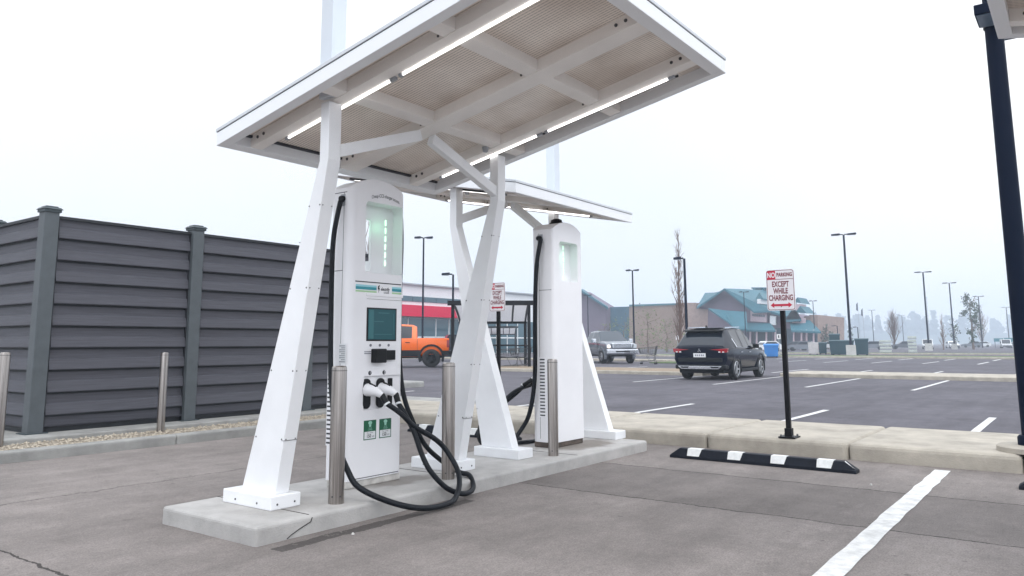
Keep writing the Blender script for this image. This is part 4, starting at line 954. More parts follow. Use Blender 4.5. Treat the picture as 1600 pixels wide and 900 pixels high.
# --- pickups
def make_pickup(label, loc, rz, paint, lower, chrome, glass, lit=False, flare=False, ro=1.22):
    t = thing('pickup_truck', loc, label, 'pickup truck', 'cars and pickups near the charging bays', rz)
    wb, r = 3.57, .42
    st = [(-ro, .62, .86, .85, .97, 1.27, .95, 1.30, .90, 0, 0),
          (-ro+.04, .55, .88, .85, .985, 1.28, .965, 1.31, .92, 0, 0),
          (.60, .50, .88, .85, .985, 1.29, .965, 1.32, .92, 0, 0),
          (.66, .48, .88, .80, .985, 1.30, .965, 1.33, .92, 0, 0),
          (.68, .48, .88, .80, .985, 1.30, .965, 1.84, .68, 0, 0),
          (.86, .48, .88, .80, .985, 1.30, .965, 1.92, .70, 1, 0),
          (1.62, .48, .88, .80, .985, 1.29, .965, 1.96, .71, 0, 0),
          (1.72, .48, .88, .80, .985, 1.29, .965, 1.96, .71, 1, 0),
          (2.42, .48, .88, .80, .985, 1.28, .965, 1.93, .70, 1, 1),
          (3.16, .48, .88, .80, .985, 1.27, .95, 1.34, .86, 0, 0),
          (3.3, .50, .88, .80, .985, 1.26, .95, 1.34, .80, 0, 0),
          (4.1, .50, .88, .80, .97, 1.22, .94, 1.30, .76, 0, 0),
          (4.40, .52, .84, .80, .94, 1.16, .90, 1.24, .72, 0, 0),
          (4.50, .56, .82, .80, .92, 1.10, .88, 1.16, .70, 0, 0)]
    loft_body(st, 'body', paint, t, glass, [arch_cutter(x, s, .50, .95) for x in (0, wb) for s in (1, -1)])
    b = MB(); b.box(-ro+.2, 4.3, -.70, .70, .42, 1.08); b.build('underbody', M['trim'], t)
    for x in (0, wb):
        for s in (1, -1): wheel(t, x, s*.86, r, .30, s, 8, .56, dark=flare); arch_liner(t, x, s, .50, .97 if not flare else 1.0, M['trim'] if flare else paint, .09 if flare else .03)
    if lower:
        b = MB()
        for s in (1, -1): b.box(.52, 3.05, s*.945, s*.998, .50, .78); b.box(-ro+.02, -.5, s*.945, s*.995, .56, .76)
        b.build('lower_cladding', lower, t, bevel=.01)
    b = MB(); b.box(-ro-.14, -ro+.05, -.98, .98, .55, .76); b.build('rear_bumper', M['trim'] if not chrome else M['chrome'], t, bevel=.02)
    b = MB(); b.box(4.40, 4.62, -.97, .97, .58, .86); fb = b.build('front_bumper', M['chrome'] if chrome else M['trim'], t, bevel=.05)
    b = MB(); b.box(4.58, 4.63, -.42, .42, .68, .76); b.build('bumper_slot', M['trim'], fb)
    b = MB(); b.prism([(-.60, .90), (.60, .90), (.68, 1.22), (-.68, 1.22)], lambda u, v, q: Vector((q, u, v)), 4.42, 4.58); gr = b.build('grille', M['chrome'] if chrome else M['trim'], t, bevel=.03)
    b = MB()
    for z in (.955, 1.0, 1.045, 1.09, 1.135, 1.18): b.box(4.56, 4.588, -.55, .55, z-.013, z+.013)
    b.build('grille_bars', M['gunmetal'], gr)
    b = MB(); b.prism([(-.07, 1.14), (.07, 1.14), (.05, 1.21), (0, 1.23), (-.05, 1.21)], lambda u, v, q: Vector((q, u, v)), 4.57, 4.60); b.build('badge', M['chrome'], gr)
    for s in (1, -1):
        b = MB(); b.prism([(s*.70, .93), (s*.93, .93), (s*.94, 1.14), (s*.76, 1.17)], lambda u, v, q: Vector((q-max(0, abs(u)-.8)*.5, u, v)), 4.40, 4.56); hl = b.build('headlight', M['head_lens'], t, bevel=.02)
        if lit and s < 0: b = MB(); b.lathe([(0, .02), (.075, .012), (.09, 0)], 16, T=Matrix.Translation((4.545, s*.83, 1.02)) @ Matrix.Rotation(R(90), 4, 'Y')); b.build('lit_bulb', M['head_lit'], hl)
        b = MB(); b.box(-ro-.015, -ro+.10, s*.985-.035, s*.985+.012, .90, 1.24); b.build('tail_lamp', M['tail'], t, bevel=.01)
        b = MB(); b.box(2.72, 2.98, s*1.07, s*1.30, 1.24, 1.48); b.bar((2.85, s*.95, 1.28), (2.86, s*1.1, 1.34), .08, .06); b.build('mirror', M['chrome'] if chrome else M['trim'], t, bevel=.04)
        b = MB()
        for x in (.98, 2.0): b.bar((x, s*.99, 1.13), (x+.2, s*.99, 1.13), .025, .03)
        b.build('door_handle', M['trim'], t)
        b = MB()
        for x in (.64, 1.67, 2.9): b.box(x-.006, x+.006, s*.975, s*.9885, .55, 1.27)
        b.build('door_seam', M['seam'], t)
    b = MB(); b.box(-ro+.2, .5, -.75, .75, 1.30, 1.338); b.build('bed_cover', M['trim'], t)
    return t
dv = Vector((-.665, .747, 0)); yaw_o = math.atan2(dv.y, dv.x)
tr_ = make_pickup('bright orange pickup with black cladding, its front hidden by the charger', ground_at(676, 41.5), yaw_o, M['orange'], M['trim'], False, M['glass'], flare=True, ro=.80); tr_.scale = (1.13,)*3
fr = Vector((41.75, 22.78, 0)); nh = Vector((-.655, -.755, 0)).normalized()
make_pickup('silver pickup facing us with one headlight lit', fr-nh*3.57, math.atan2(nh.y, nh.x), M['silver'], None, True, M['glass_grey'], lit=True)

# --- small parked cars, far off (one mesh each: a few pixels in the photo)
def make_far_car(paint, van=False):
    b = MB(); w = .88; hz = 1.85 if van else 1.48
    prof = [(-2.1, .3), (2.2, .3), (2.25, .75), (1.5, .92), (.8, .95), (.2, hz), (-1.3 if not van else -2.0, hz), (-2.0, 1.0), (-2.15, .9)]
    b.prism(prof, lambda u, v, q: Vector((u, q, v)), -w, w, 0)
    g_ = [(.68, 1.0), (.18, hz-.1), (-1.2, hz-.1), (-1.7, 1.0)]
    for s in (1, -1): b.prism(g_, lambda u, v, q: Vector((u, q, v)), s*w, s*(w+.01), 1)
    b.prism([(.84, .98), (.86, .98), (.26, hz-.08), (.24, hz-.08)], lambda u, v, q: Vector((u, q, v)), -w*.85, w*.85, 1)
    b.prism([(-2.03, 1.02), (-2.05, 1.02), (-1.4, hz-.08), (-1.38, hz-.08)], lambda u, v, q: Vector((u, q, v)), -w*.85, w*.85, 1)
    for x in (-1.35, 1.35):
        for s in (1, -1): b.lathe([(0, .1), (.31, .1), (.33, .0), (.33, -.1)], 12, 2, Matrix.Translation((x, s*(w-.06), .33)) @ Matrix.Rotation(R(-90*s), 4, 'X'))
    b.box(2.2, 2.27, -.8, .8, .34, .55, 3); b.box(-2.17, -2.1, -.8, .8, .34, .55, 3)
    return b.build('parked_car', [paint, M['glass'], M['tyre'], M['trim']], bevel=.05)
protos = {}
def far_car(kind, u, d, rz, label, scale=1):
    pnt, van = {'white': ('car_white', 0), 'silver': ('silver', 0), 'dark': ('gunmetal', 0), 'vanw': ('car_white', 1), 'black': ('suv_paint', 1)}[kind]
    if kind not in protos: o = protos[kind] = make_far_car(M[pnt], van)
    else: o = protos[kind].copy(); col.objects.link(o)
    o.location = ground_at(u, d); o.rotation_euler = (0, 0, rz); o.scale = (scale,)*3
    tag(o, label, 'car', 'distant parked cars')
far_car('black', 705, 56, yaw_o+.1, 'dark van parked beyond the orange pickup, before the shop')
far_car('vanw', 1436, 150, R(190), 'white van facing us beside the pale slatted kiosk')
far_car('white', 1187, 112, R(140), 'white car roof showing above the blue bin')
far_car('dark', 1233, 128, R(95), 'small dark car before the store porch, beside the sign pole')
far_car('silver', 1244, 118, R(100), 'silver car just right of the alone-standing sign pole')
far_car('silver', 1349, 135, R(100), 'silver car between the white lamp block and the pallets')
far_car('dark', 1398, 150, R(110), 'dark car left of the pale slatted kiosk')
far_car('white', 1474, 165, R(200), 'white car left of the lamp block before the leafy poplar')
far_car('silver', 1504, 190, R(95), 'silver car at the foot of the leafy poplar')
far_car('white', 1518, 200, R(100), 'white car under the left teal billboard')
far_car('vanw', 1556, 165, R(190), 'white van facing us below the right teal billboard')
far_car('silver', 1570, 175, R(100), 'silver car right of the van under the teal billboard')
far_car('white', 1590, 210, R(95), 'white car partly hidden by the thick pole at the right edge')
far_car('white', 1284, 150, R(95), 'white car peeping out left of the green bins')

# ------------------------------------------------------------------ carts and cart shelters
def make_cart(label, loc, rz):
    t = thing('shopping_cart', loc, label, 'shopping cart', 'shopping carts on the lot', rz)
    b = MB()
    P0 = [(-.42, -.24, .52), (.42, -.19, .62), (.42, .19, .62), (-.42, .24, .52)]; P1 = [(-.50, -.28, 1.0), (.52, -.21, .92), (.52, .21, .92), (-.50, .28, 1.0)]
    for A, B_ in ((P0, P0), (P1, P1)):
        for i in range(4): b.bar(A[i], A[(i+1) % 4], .022)
    for i in range(4):
        a0, a1, c0, c1 = Vector(P0[i]), Vector(P0[(i+1) % 4]), Vector(P1[i]), Vector(P1[(i+1) % 4])
        for k in range(9): b.bar(a0.lerp(a1, k/8), c0.lerp(c1, k/8), .011)
        for k in range(1, 5): b.bar(a0.lerp(c0, k/5), a1.lerp(c1, k/5), .010)
    b.build('basket', M['wire'], t)
    b = MB()
    for s in (-1, 1):
        b.tube(smooth_path([(-.52, s*.25, 1.0), (-.44, s*.25, .62), (-.40, s*.25, .42), (-.30, s*.25, .22), (.40, s*.20, .16)], 4), .016, 6); b.bar((.1, s*.21, .58), (-.1, s*.24, .2), .018)
        b.bar((-.40, s*.25, .34), (-.44, s*.25, .10), .02)
    b.build('frame', M['wire'], t)
    b = MB(); b.tube([(-.56, -.27, 1.03), (-.56, .27, 1.03)], .018, 8); b.build('handle', M['black'], t)
    for x, y in ((-.44, .25), (-.44, -.25), (.38, .2), (.38, -.2)):
        b = MB(); b.lathe([(0, .02), (.055, .02), (.06, 0), (.055, -.02), (0, -.02)], 12, T=Matrix.Translation((x, y, .06)) @ Matrix.Rotation(R(90), 4, 'X')); b.build('wheel', M['tyre'], t)
    return t
c0 = make_cart('grey wire shopping cart standing inside the black-framed cart shelter', ground_at(794, 37.0), math.atan2(-.8, .6)+R(180))
dup(c0, ground_at(1007, 45.5), math.atan2(-.8, .6)+R(160), 'lone wire shopping cart right of the silver pickup')
dup(c0, ground_at(812, 37.8), math.atan2(-.8, .6)+R(185), 'second wire cart nested at the right post of the cart shelter')
def make_shelter(label, loc, rz, scale=1):
    """local x runs right along the open front, y runs back"""
    t = thing('cart_shelter', loc, label, 'cart shelter', 'cart shelters on the lot', rz); t.scale = (scale,)*3
    W_, D_, H, Hb = 3.6, 6.5, 3.05, 2.35
    for x in (-W_, 0):
        for y, h in ((0, H), (D_, Hb)):
            b = MB(); b.box(x-.075, x+.075, y-.075, y+.075, 0, h); b.build('post', M['pole_black'], t)
    b = MB(); b.box(-W_-.25, .25, -.12, .06, H-.05, H+.17); b.build('front_beam', M['pole_black'], t)
    b = MB(); b.box(-W_-.1, .1, D_-.08, D_+.08, Hb-.05, Hb+.12); b.build('rear_beam', M['pole_black'], t)
    zr = lambda s: H+.06+(Hb-H)*s+.16*math.sin(math.pi*s)
    pan, rib = MB(), MB()
    for k in range(8):
        y0, y1 = D_*k/8, D_*(k+1)/8
        pan.prism([(y0, zr(k/8)), (y1, zr((k+1)/8)), (y1, zr((k+1)/8)+.03), (y0, zr(k/8)+.03)], lambda u, v, q: Vector((q, u, v)), -W_-.1, .1)
        for x in [-W_+W_*i/5 for i in range(6)]: rib.bar((x, y0, zr(k/8)-.045), (x, y1, zr((k+1)/8)-.045), .09, .08)
    pan.build('roof_panel', M['panel_white'], t, sharp=30); rib.build('rafter', M['pole_black'], t)
    b = MB()
    for z in (.45, 1.1):
        b.bar((-W_, 0, z), (-W_, D_, z), .07); b.bar((0, .1, z), (0, D_, z), .07); b.bar((-W_, D_, z), (0, D_, z), .07)
    b.build('guard_rail', M['pole_black'], t)
    return t
sh_yaw = math.atan2(-.80, .60)
make_shelter('black-framed cart shelter with white panelled roof, nearest beside the second no parking sign', (30.0, 21.0, 0), sh_yaw)
p2 = at(806, 512, 'z', 3.05); make_shelter('smaller cart shelter beyond the first, seen through its frame', (p2.x, p2.y, 0), sh_yaw)

# ------------------------------------------------------------------ buildings
def facade_poly(pts, X): return [(at(u, v, 'x', X).y, at(u, v, 'x', X).z) for u, v in pts]
def block(b, pts, X, depth, mi=0):
    """extrude an outline standing on the plane x = X back by depth metres"""
    pl = [(y, max(z, -.02)) for y, z in facade_poly(pts, X)]
    b.prism(pl, lambda u, v, w: Vector((X+w, u, v)), 0, depth, mi); return b
def roof_slope(b, pts, X0s, thick=.3, mi=0):
    """sloping sheet: pixel corners, each with its own x distance"""
    top = [at(u, v, 'x', X) for (u, v), X in zip(pts, X0s)]; n = len(top)
    b.add(top+[p-Vector((0, 0, thick)) for p in top], [tuple(range(n)), tuple(range(n, 2*n))[::-1]]+[(i, n+i, n+(i+1) % n, (i+1) % n) for i in range(n)], mi)
XS = 150; G = 552
store = thing('store_building', (0, 0, 0), 'long store with teal gabled roofs and a pale flat-roofed wing fading in the haze', 'building')
b = MB(); block(b, [(983, 477.5), (1065, 474.5), (1065, G), (983, G)], XS+2, 40); b.build('wall', M['stucco'], store)
b = MB(); block(b, [(983, 476), (1065, 473.4), (1065, 476), (983, 478.8)], XS+1.7, 40); b.build('parapet_cap', M['roof_edge'], store)
b = MB(); block(b, [(1063.5, 473), (1087, 473), (1087, 482), (1106, 483), (1106, G), (1063.5, G)], XS, 30); b.build('wall', M['brick'], store)
b = MB(); block(b, [(945, 480), (984, 479), (984, G), (945, G)], XS+3, 40); b.build('wall', M['teal_wall'], store)
b = MB(); block(b, [(878, 470), (905, 455), (947, 481), (947, G), (878, G)], XS+1, 5); b.build('wall', M['mauve'], store)
b = MB(); roof_slope(b, [(905, 451), (950, 480), (950, 477), (912, 452)], [XS-1, XS-1, XS+8, XS+8], .5); roof_slope(b, [(860, 478), (905, 451), (912, 452), (868, 474)], [XS-1, XS-1, XS+8, XS+8], .5); b.build('roof', M['teal_roof'], store)
# main gable
b = MB(); block(b, [(1090.5, 480), (1131, 451.8), (1172, 484), (1200, 484), (1200, G), (1106, G), (1106, 484), (1090.5, 482)], XS, 8); b.build('wall', M['mauve'], store)
b = MB()
roof_slope(b, [(1088.5, 480), (1131.5, 450.5), (1123, 457), (1101.5, 457.5)], [XS-2, XS-2, XS+14, XS+18], .4)
roof_slope(b, [(1131.5, 450.5), (1178, 486), (1206, 484.5), (1203, 453.5)], [XS-2, XS-2, XS-1, XS+22], .4)
roof_slope(b, [(1107, 481.5), (1133, 485), (1150, 514), (1138, 503)], [XS-3.2, XS-3.0, XS-7, XS-7.5], .3)
roof_slope(b, [(1133, 485), (1166, 487), (1168, 514), (1150, 514)], [XS-3.0, XS-2.6, XS-7, XS-7], .3)
roof_slope(b, [(1200, 452), (1244, 470), (1250, 500), (1204, 486)], [XS+16, XS+16, XS-1, XS-1], .4)
rf = b.build('roof', M['teal_roof'], store)
b = MB(); block(b, [(1174, 449), (1200, 449), (1200, 451), (1174, 451)], XS+18, 5); block(b, [(1176, 451), (1180, 451), (1180, 456), (1176, 456)], XS+18, 3); block(b, [(1190, 451), (1194, 451), (1194, 456), (1190, 456)], XS+18, 3); b.build('roof_vent', M['teal_roof'], rf)
b = MB(); block(b, [(1180.5, 466), (1186.5, 457), (1192, 466), (1192, 468), (1180.5, 468)], XS-1, 7); dm = b.build('dormer', M['roof_edge'], rf)
b = MB(); block(b, [(1183, 467), (1188.5, 467), (1188.5, 474.5), (1183, 474.5)], XS-1.3, 6); b.build('dormer_window', M['shop_white'], dm)
b = MB(); block(b, [(1101, 514), (1168, 514), (1168, G), (1101, G)], XS-4, 4); b.build('wall', M['mauve'], store)
b = MB(); block(b, [(1172.5, 482), (1197.5, 485), (1197.5, 503.5), (1172.5, 502)], XS-.6, .5); sg = b.build('sign_panel', M['sign_panel'], store)
b = MB()
for k in range(6): block(b, [(1175+3.4*k, 490.5+.3*k), (1177.4+3.4*k, 490.5+.3*k), (1177.4+3.4*k, 493.6+.3*k), (1175+3.4*k, 493.6+.3*k)], XS-.9, .28)
b.build('sign_print', M['ink_grey'], sg)
b = MB(); roof_slope(b, [(1166, 504), (1204, 505), (1212, 516), (1164, 515)], [XS-.4, XS-.4, XS-5, XS-5], .35); roof_slope(b, [(1234, 500), (1265, 500), (1283, 518), (1236, 516)], [XS+1, XS+1, XS-5, XS-5], .35); b.build('porch_roof', M['teal_roof'], store)
b = MB(); block(b, [(1168, 516), (1206, 516), (1206, G), (1168, G)], XS-.3, .25); block(b, [(1212, 512), (1240, 514), (1240, G), (1212, G)], XS-.3, .25); block(b, [(1240, 518), (1277, 520), (1277, G), (1240, G)], XS+.6, .25); b.build('shaded_entrance', M['dark_opening'], store)
for u in (1172, 1182, 1197, 1211, 1227, 1240, 1252, 1260, 1271):
    b = MB(); block(b, [(u-.9, 515), (u+.9, 515), (u+.9, G), (u-.9, G)], XS-4.5, .4); b.build('porch_post', M['sign_panel'], store)
b = MB(); block(b, [(1200, 486), (1262, 502), (1262, G), (1200, G)], XS+.4, 25); b.build('wall', M['mauve'], store)
b = MB(); block(b, [(1203, 493), (1212, 494), (1212, 508), (1203, 507)], XS-.5, .4); b.build('window', M['shop_white'], store)
b = MB(); roof_slope(b, [(1226, 500), (1240, 480), (1252, 498), (1250, 502)], [XS-2, XS-2, XS-2, XS+8], .4); block(b, [(1240, 472), (1246, 464.5), (1252, 474)], XS, 6); block(b, [(1243, 488), (1260, 489), (1250, 478)], XS-.5, 6); b.build('roof', M['teal_roof'], store)
b = MB(); block(b, [(1242, 475), (1250, 475), (1250, 485), (1242, 485)], XS+.2, 4); b.build('window', M['sign_panel'], store)
b = MB(); block(b, [(1238, 496), (1258, 497), (1258, 509), (1238, 508)], XS-.7, .4); b.build('sign_panel', M['sign_panel'], store)
b = MB(); block(b, [(1256, 494), (1264, 494), (1264, 492), (1278, 492), (1278, G), (1256, G)], XS+3, 20); b.build('wall', M['brick'], store)

YB = 60
shop = thing('shop_building', (0, 0, 0), 'long white shop with a crimson band and dark glazing behind the orange pickup', 'building')
def fz(v, u=632): return at(u, v, 'y', YB).z
xa, xb = 30, 97
b = MB(); b.box(xa, xb, YB, YB+40, 0, fz(444)); b.build('wall', M['shop_white'], shop)
b = MB(); b.box(xa-.3, xb+.3, YB-.35, YB+40, fz(444)-.02, fz(442)); b.build('parapet_cap', M['grey_plastic'], shop)
wz0, wz1 = fz(470.5), fz(462)
for k in range(24):
    x0 = xa+1+2.0*k
    if x0 > 76: break
    b = MB(); b.box(x0, x0+1.92, YB-.08, YB+.1, wz0, wz1); b.build('window', M['shop_glass'], shop)
b = MB(); b.box(xa, 77, YB-1.2, YB-.1, fz(494.5), fz(477)); b.build('crimson_band', M['crimson'], shop)
b = MB(); b.box(xa, 90, YB-.06, YB+.1, .05, fz(496)); sf = b.build('shopfront', M['shop_glass'], shop)
b = MB()
for k in range(26): b.box(xa+2.3*k, xa+2.3*k+.12, YB-.12, YB-.05, .0, fz(497))
b.box(xa, 90, YB-.12, YB-.05, 1.9, 2.05); b.build('mullion', M['sticker_white'], sf)

# ------------------------------------------------------------------ trees and shrubs
def bare_tree(label, loc, H, spread, seed, group='trees on the lot', m1='bark', m2='twig', nb=60, thick=.13, name='bare_tree'):
    rnd = random.Random(seed)
    t = thing(name, loc, label, 'tree', group)
    b = MB(); pts = []; x = y = 0
    for k in range(9):
        s = k/8; pts.append(Vector((x, y, H*s))); x += rnd.uniform(-.08, .08)*H/10*.6; y += rnd.uniform(-.08, .08)*H/10*.6
    b.tube(pts, [thick*(1-.9*k/8) for k in range(9)], 8); b.build('trunk', M[m1], t)
    c = MB()
    def branch(p, d, ln, r, lev):
        q = [p]; n = 5
        for k in range(n):
            d = (d+Vector((rnd.uniform(-.16, .16), rnd.uniform(-.16, .16), .10))).normalized(); q.append(q[-1]+d*ln/n)
        c.tube(q, [r*(1-.8*k/n) for k in range(n+1)], 4, caps=False)
        if lev:
            for k in range(rnd.randint(2, 4)):
                i = rnd.randint(1, n-1); e = (d+Vector((rnd.uniform(-.7, .7), rnd.uniform(-.7, .7), rnd.uniform(-.1, .5)))).normalized()
                branch(q[i], e, ln*rnd.uniform(.35, .6), r*.5, lev-1)
    for k in range(nb):
        s = .06+.9*(k/nb)**1.0; i = s*8; p = pts[int(i)].lerp(pts[min(8, int(i)+1)], i-int(i))
        a = rnd.uniform(0, 6.283); w = spread*(1-s*.75)
        d = Vector((math.cos(a)*.45, math.sin(a)*.45, 1)).normalized()
        branch(p, d, w*rnd.uniform(1.3, 2.4), thick*.32*(1-s*.7)+.006, 2 if s < .8 else 1)
    c.build('crown', M[m2], t); return t
def leafy_tree(label, loc, H, rx, seed, m='leaf', n=700, size=.30, base=.12, narrow=1.0, group='trees on the lot', name='leafy_tree', cat='tree'):
    rnd = random.Random(seed); t = thing(name, loc, label, cat, group)
    b = MB(); pts = [Vector((rnd.uniform(-.05, .05)*k, rnd.uniform(-.05, .05)*k, H*.9*k/6)) for k in range(7)]
    b.tube(pts, [.02*H*(1-.85*k/6)+.01 for k in range(7)], 7)
    for k in range(12):
        z = H*rnd.uniform(base+.05, .8); a = rnd.uniform(0, 6.28); b.tube([(0, 0, z), (math.cos(a)*rx*.4, math.sin(a)*rx*.4, z+H*.08), (math.cos(a)*rx*.7, math.sin(a)*rx*.7, z+H*.17)], [.006*H, .004*H, .002*H], 5, caps=False)
    b.build('trunk', M['bark'], t)
    c = MB()
    cl = []
    for k in range(22):
        s = rnd.uniform(base, .97); w = rx*math.sin(math.pi*min(.98, max(.05, (s-base)/(1-base))))**.6*narrow; a = rnd.uniform(0, 6.28); q = rnd.uniform(.2, .95)
        cl.append((Vector((math.cos(a)*w*q, math.sin(a)*w*q, H*s)), rx*rnd.uniform(.22, .42)))
    for k in range(n):
        o, rad = rnd.choice(cl); p = o+Vector((rnd.gauss(0, .5), rnd.gauss(0, .5), rnd.gauss(0, .6)))*rad
        u = Vector((rnd.uniform(-1, 1), rnd.uniform(-1, 1), rnd.uniform(-1, 1))).normalized(); w = u.orthogonal().normalized(); s = size*rnd.uniform(.5, 1.1)
        c.add([p-u*s*.5, p+w*s*.32, p+u*s*.5, p-w*s*.32], [(0, 1, 2, 3)])
    c.build('crown', M[m], t); return t
bare_tree('tall leafless poplar with reddish branches left of the one-armed lamp post', at(1058, 400, 'z', 10) * Vector((1, 1, 0)) if False else ground_at(1057, 62), 10.3, 1.05, 4, nb=70, thick=.14)
bare_tree('bare tree seen only through the slot in the front charger', ground_at(566, 28), 6.4, 1.3, 9, nb=40, thick=.09)
shrubs = [(942, 104, 4.2, 3.0, 'shrub beyond the silver pickup, leftmost before the store wall'), (972, 112, 4.8, 3.2, 'shrub right behind the slim twin-headed lamp post'), (1008, 100, 5.6, 3.0, 'spring-green shrub above the lone cart, before the tan wall'), (1036, 106, 4.6, 2.8, 'spring-green shrub left of the bare poplar')]
for i, (u, d, h, rx, lb) in enumerate(shrubs): leafy_tree('loose '+lb, ground_at(u, d), h, rx, 30+i, 'leaf_olive', 240, .34, .02, group='shrubs before the store wall', name='shrub', cat='shrub')
leafy_tree('narrow leafy poplar standing out dark between two lamp posts at the right', ground_at(1506, 135), 9.6, 1.5, 51, 'leaf', 900, .42, .16)
bare_tree('spindly half-bare tree just right of the first tall lamp on a block', ground_at(1460, 130), 6.0, .8, 52, nb=40, thick=.1)
leafy_tree('thin ragged tree left of the lamp post on the low block', ground_at(1478, 145), 6.0, 1.3, 53, 'leaf', 160, .4, .1)
bare_tree('wide bare tree behind the pallets and the slatted kiosk', ground_at(1385, 150), 7.0, 2.0, 54, nb=70, thick=.16)
bare_tree('faint bare tree under the left teal billboard', ground_at(1520, 210), 11, 2.4, 55, nb=60, thick=.2)
bare_tree('faint pale tree just left of the thick pole at the right edge', ground_at(1588, 200), 11, 2.4, 56, nb=60, thick=.2)
leafy_tree('small bushy tree just left of the green bins', ground_at(1281, 150), 4.5, 1.6, 57, 'leaf', 300, .5, .05)
leafy_tree('small pointed conifer between the green bins and the white block', ground_at(1319, 240), 7, .9, 58, 'leaf', 260, .5, .1)
# a low ridge carries the far wood
hb = MB(); us = list(range(-700, 2601, 60))
hv = []
for u in us:
    for d, z in ((860, -.5), (930, 7+4*math.sin(u*.006)), (1000, 13+4*math.sin(u*.006)), (1080, 14+4*math.sin(u*.006))): q = ground_at(u, d); hv.append((q.x, q.y, z))
hb.add(hv, [(4*i+k, 4*i+4+k, 4*i+5+k, 4*i+1+k) for i in range(len(us)-1) for k in range(3)], 0, True)
tag(hb.build('hill', M['wood_far']), kind='structure')
# far wood: reads as one hazy mass
w_ = MB(); rnd = random.Random(5)
for k in range(420):
    u = rnd.uniform(-400, 2300); d = rnd.uniform(930, 1060); p = ground_at(u, d)+Vector((0, 0, 10+4*math.sin(u*.006))); h = rnd.uniform(15, 27)*(1+.12*math.sin(u*.013)); con = rnd.random() < .45; rw = h*(.22 if con else .38)
    for j_ in range(60):
        s = rnd.random(); ww = rw*(1-s if con else math.sin(math.pi*min(.97, s*.9+.1))); a = rnd.uniform(0, 6.28); q = math.sqrt(rnd.random())
        c = p+Vector((math.cos(a)*ww*q, math.sin(a)*ww*q, h*s)); e = rnd.uniform(2.0, 4.6)
        uu = Vector((rnd.uniform(-1, 1), rnd.uniform(-1, 1), rnd.uniform(-1, 1))).normalized(); vv = uu.orthogonal().normalized()
        w_.add([c+uu*e, c+vv*e*.8, c-uu*e*.8, c-vv*e], [(0, 1, 2, 3)])
tag(w_.build('far_wood', M['wood_far']), kind='stuff')

# ------------------------------------------------------------------ odds and ends on the far lot
def crate_bin(name, cat, label, u, d, w, h, m, group=None, lid=True, taper=.9, depth=None):
    t = thing(name, ground_at(u, d), label, cat, group, facing(ground_at(u, d))); dp = (depth or w*.7)/2; a = w/2
    b = MB(); b.add([(-a*taper, -dp*taper, .08), (a*taper, -dp*taper, .08), (a*taper, dp*taper, .08), (-a*taper, dp*taper, .08), (-a, -dp, h), (a, -dp, h), (a, dp, h), (-a, dp, h)], [(3, 2, 1, 0), (4, 5, 6, 7), (0, 1, 5, 4), (1, 2, 6, 5), (2, 3, 7, 6), (3, 0, 4, 7)]); bd = b.build('body', m, t, bevel=.03)
    r = MB()
    for k in range(1, 5): x = -a+w*k/5; r.box(x-.03, x+.03, -dp-.02, dp+.02, .2, h-.08)
    r.box(-a-.03, a+.03, -dp-.03, dp+.03, h-.1, h-.02); r.build('rib', m, bd)
    if lid: b = MB(); b.prism([(-dp-.05, h), (dp+.05, h), (dp+.02, h+.07), (0, h+.14), (-dp-.02, h+.07)], lambda u_, v, q: Vector((q, u_, v)), -a-.04, a+.04); b.build('lid', m, t)
    f_ = MB()
    for x in (-a*.7, a*.7): f_.box(x-.08, x+.08, -dp*.8, dp*.8, 0, .09)
    f_.build('foot', M['trim'], t); return t
GB2 = 'bins on the far lot'
crate_bin('waste_container', 'container', 'big dark green waste container left of the tall lamp on a white block', 1304, 78, 2.25, 1.35, M['bin_green'], GB2)
crate_bin('waste_container', 'container', 'tall narrow dark green container at the left end of the big one', 1294, 80.5, 1.0, 2.0, M['bin_green'], GB2)
crate_bin('waste_container', 'container', 'dark green container behind the white lamp block', 1335, 77, 1.2, 1.5, M['bin_green'], GB2)
crate_bin('waste_container', 'container', 'short dark green bin right beside the white tote', 1275, 84, .8, 1.15, M['bin_green'], GB2)
crate_bin('waste_container', 'container', 'bright blue bin just right of the black car', 1196, 66, 1.15, 1.0, M['bin_blue'], GB2)
crate_bin('waste_container', 'container', 'white tote bin between the sign pole and the green bins', 1260.5, 82, 1.0, 1.25, M['bin_white'], GB2, lid=False)
def stack(label, u, d, w, n, h, m, group):
    t = thing('pallet_stack', ground_at(u, d), label, 'pallet stack', group, facing(ground_at(u, d)))
    for k in range(n):
        b = MB(); z = k*h; rx = random.uniform(-.06, .06)
        for y in (-w*.38, 0, w*.38): b.box(-w/2+rx, w/2+rx, y-.06, y+.06, z+.02, z+.10)
        o = b.build('pallet', M['grey_plastic'], t)
        b = MB(); b.box(-w/2+rx+.03, w/2+rx-.03, -w*.42, w*.42, z+.12, z+h-.03); b.build('load', m, o, bevel=.03)
    return t
stack('low stack of pale loaded pallets under a thin lamp post', 1371, 92, 1.35, 4, .38, M['pallet'], 'pallet stacks on the far lot')
stack('taller stack of pale loaded pallets, wrapped, right of the low stack', 1412, 95, 1.0, 5, .40, M['pallet'], 'pallet stacks on the far lot')
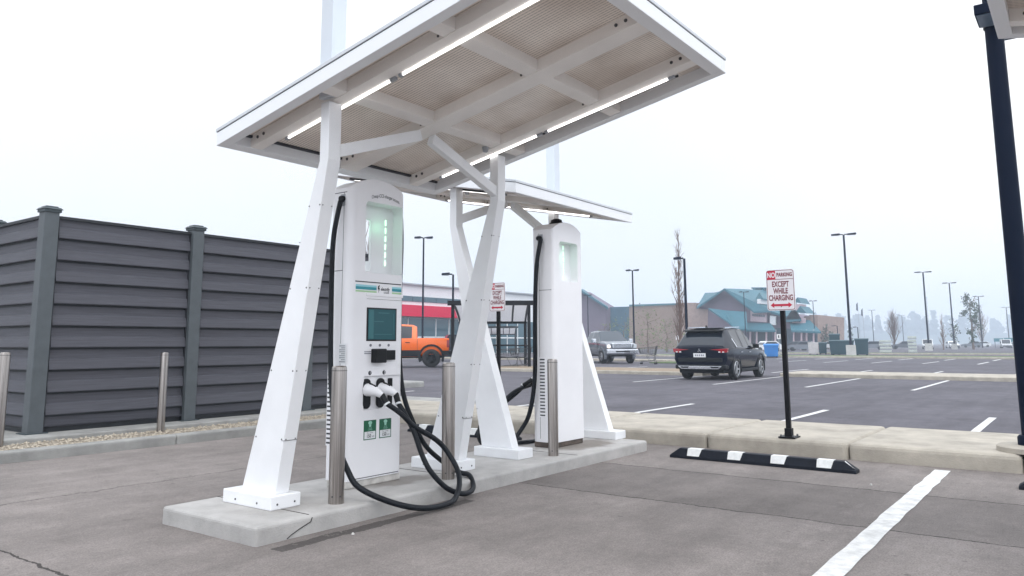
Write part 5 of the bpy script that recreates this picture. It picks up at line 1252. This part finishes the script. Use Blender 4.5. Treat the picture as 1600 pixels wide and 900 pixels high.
# billboards, small signs, flags
for u, lb in ((1545.5, 'left of the two teal billboards standing over the parked cars'), (1561.5, 'right of the two teal billboards, above the white van')):
    p = ground_at(u, 190); t = thing('billboard', p, lb, 'billboard', 'teal billboards', facing(p)); b = MB(); b.box(-1.0, 1.0, -.12, .12, 1.4 if u < 1550 else 1.2, 2.2 if u < 1550 else 2.3); b.build('board', M['teal_sign'], t)
    b = MB()
    for x in (-.8, .8): b.box(x-.06, x+.06, -.08, .08, 0, 1.5)
    b.build('leg', M['navy'], t)
for u, v, d, lb in ((1208.5, 527, 70, 'small white sign with a dark mark just left of the sign pole, before the store'), (1053, 528, 80, 'small white sign at the left rear corner of the black car')):
    p = ground_at(u, d); z = CAM_H+(537-v)*d/CAM_F; t = thing('lot_sign', p, lb, 'sign', 'small white lot signs', facing(p))
    b = MB(); b.box(-.16, .16, -.02, .02, z-.22, z+.22); pl = b.build('plate', M['sign_white'], t); b = MB(); b.box(-.05, .05, -.024, -.018, z-.12, z+.12); b.box(-.05, .05, .018, .024, z-.12, z+.12); b.build('mark', M['ink'], pl)
    b = MB(); b.box(-.03, .03, -.015, .015, 0, z-.2); b.build('pole', M['grey_plastic'], t)
p = ground_at(1440, 190); t = thing('flag_pole', p, 'thin pale pole rising beside the first tall lamp on a block', 'pole'); b = MB(); b.lathe([(.06, 0), (.03, 12), (0, 12)], 8); b.build('mast', M['grey_plastic'], t); b = MB(); b.lathe([(0, 12.2), (.12, 12.1), (0, 12)], 8); b.build('ball', M['lens'], t)
for u, v0, v1, lb in ((1331, 475, 489, 'dark feather flag close right of the tall lamp pole'), (1338, 484, 497, 'small dark feather flag, second right of the tall lamp pole')):
    p = ground_at(u+2, 160); t = thing('feather_flag', p, lb, 'flag', 'feather flags', facing(p)); za, zb = [CAM_H+(537-v)*160/CAM_F for v in (v1, v0)]
    b = MB(); b.tube([(0, 0, 0), (0, 0, zb)], .03, 6); b.build('mast', M['grey_plastic'], t); b = MB(); b.prism([(0, za), (.35, za+.3), (.3, zb-.4), (0, zb)], lambda u_, v_, q: Vector((u_, q, v_)), -.01, .01); b.build('cloth', M['banner'], t)
for q, (x, y) in enumerate(((3.47, 3.79), (7.2, 1.55))):
    b = MB(); b.lathe([(0, 0), (.010, .003), (.008, .012), (0, .016)], 7); o = b.build('pebble', M['stone_pale'], sharp=60); o.location = (x, y, .001); tag(o, ('small white pebble lying at the foot of the island', 'small white pebble lying left of the white parking line')[q], 'pebble', 'loose pebbles')

# ------------------------------------------------------------------ haze
h = MB(); h.box(GX0-2, GX1+2, GY0-2, GY1+2, -1.0, 62.0)
hm = bpy.data.materials.new('haze'); hm.use_nodes = True; n = hm.node_tree.nodes; n.clear()
o_ = n.new('ShaderNodeOutputMaterial'); pv_ = n.new('ShaderNodeVolumePrincipled')
pv_.inputs['Color'].default_value = (0.78, 0.88, 1.0, 1); pv_.inputs['Density'].default_value = 0.0012
hm.node_tree.links.new(pv_.outputs['Volume'], o_.inputs['Volume'])
tag(h.build('haze', hm), kind='stuff')
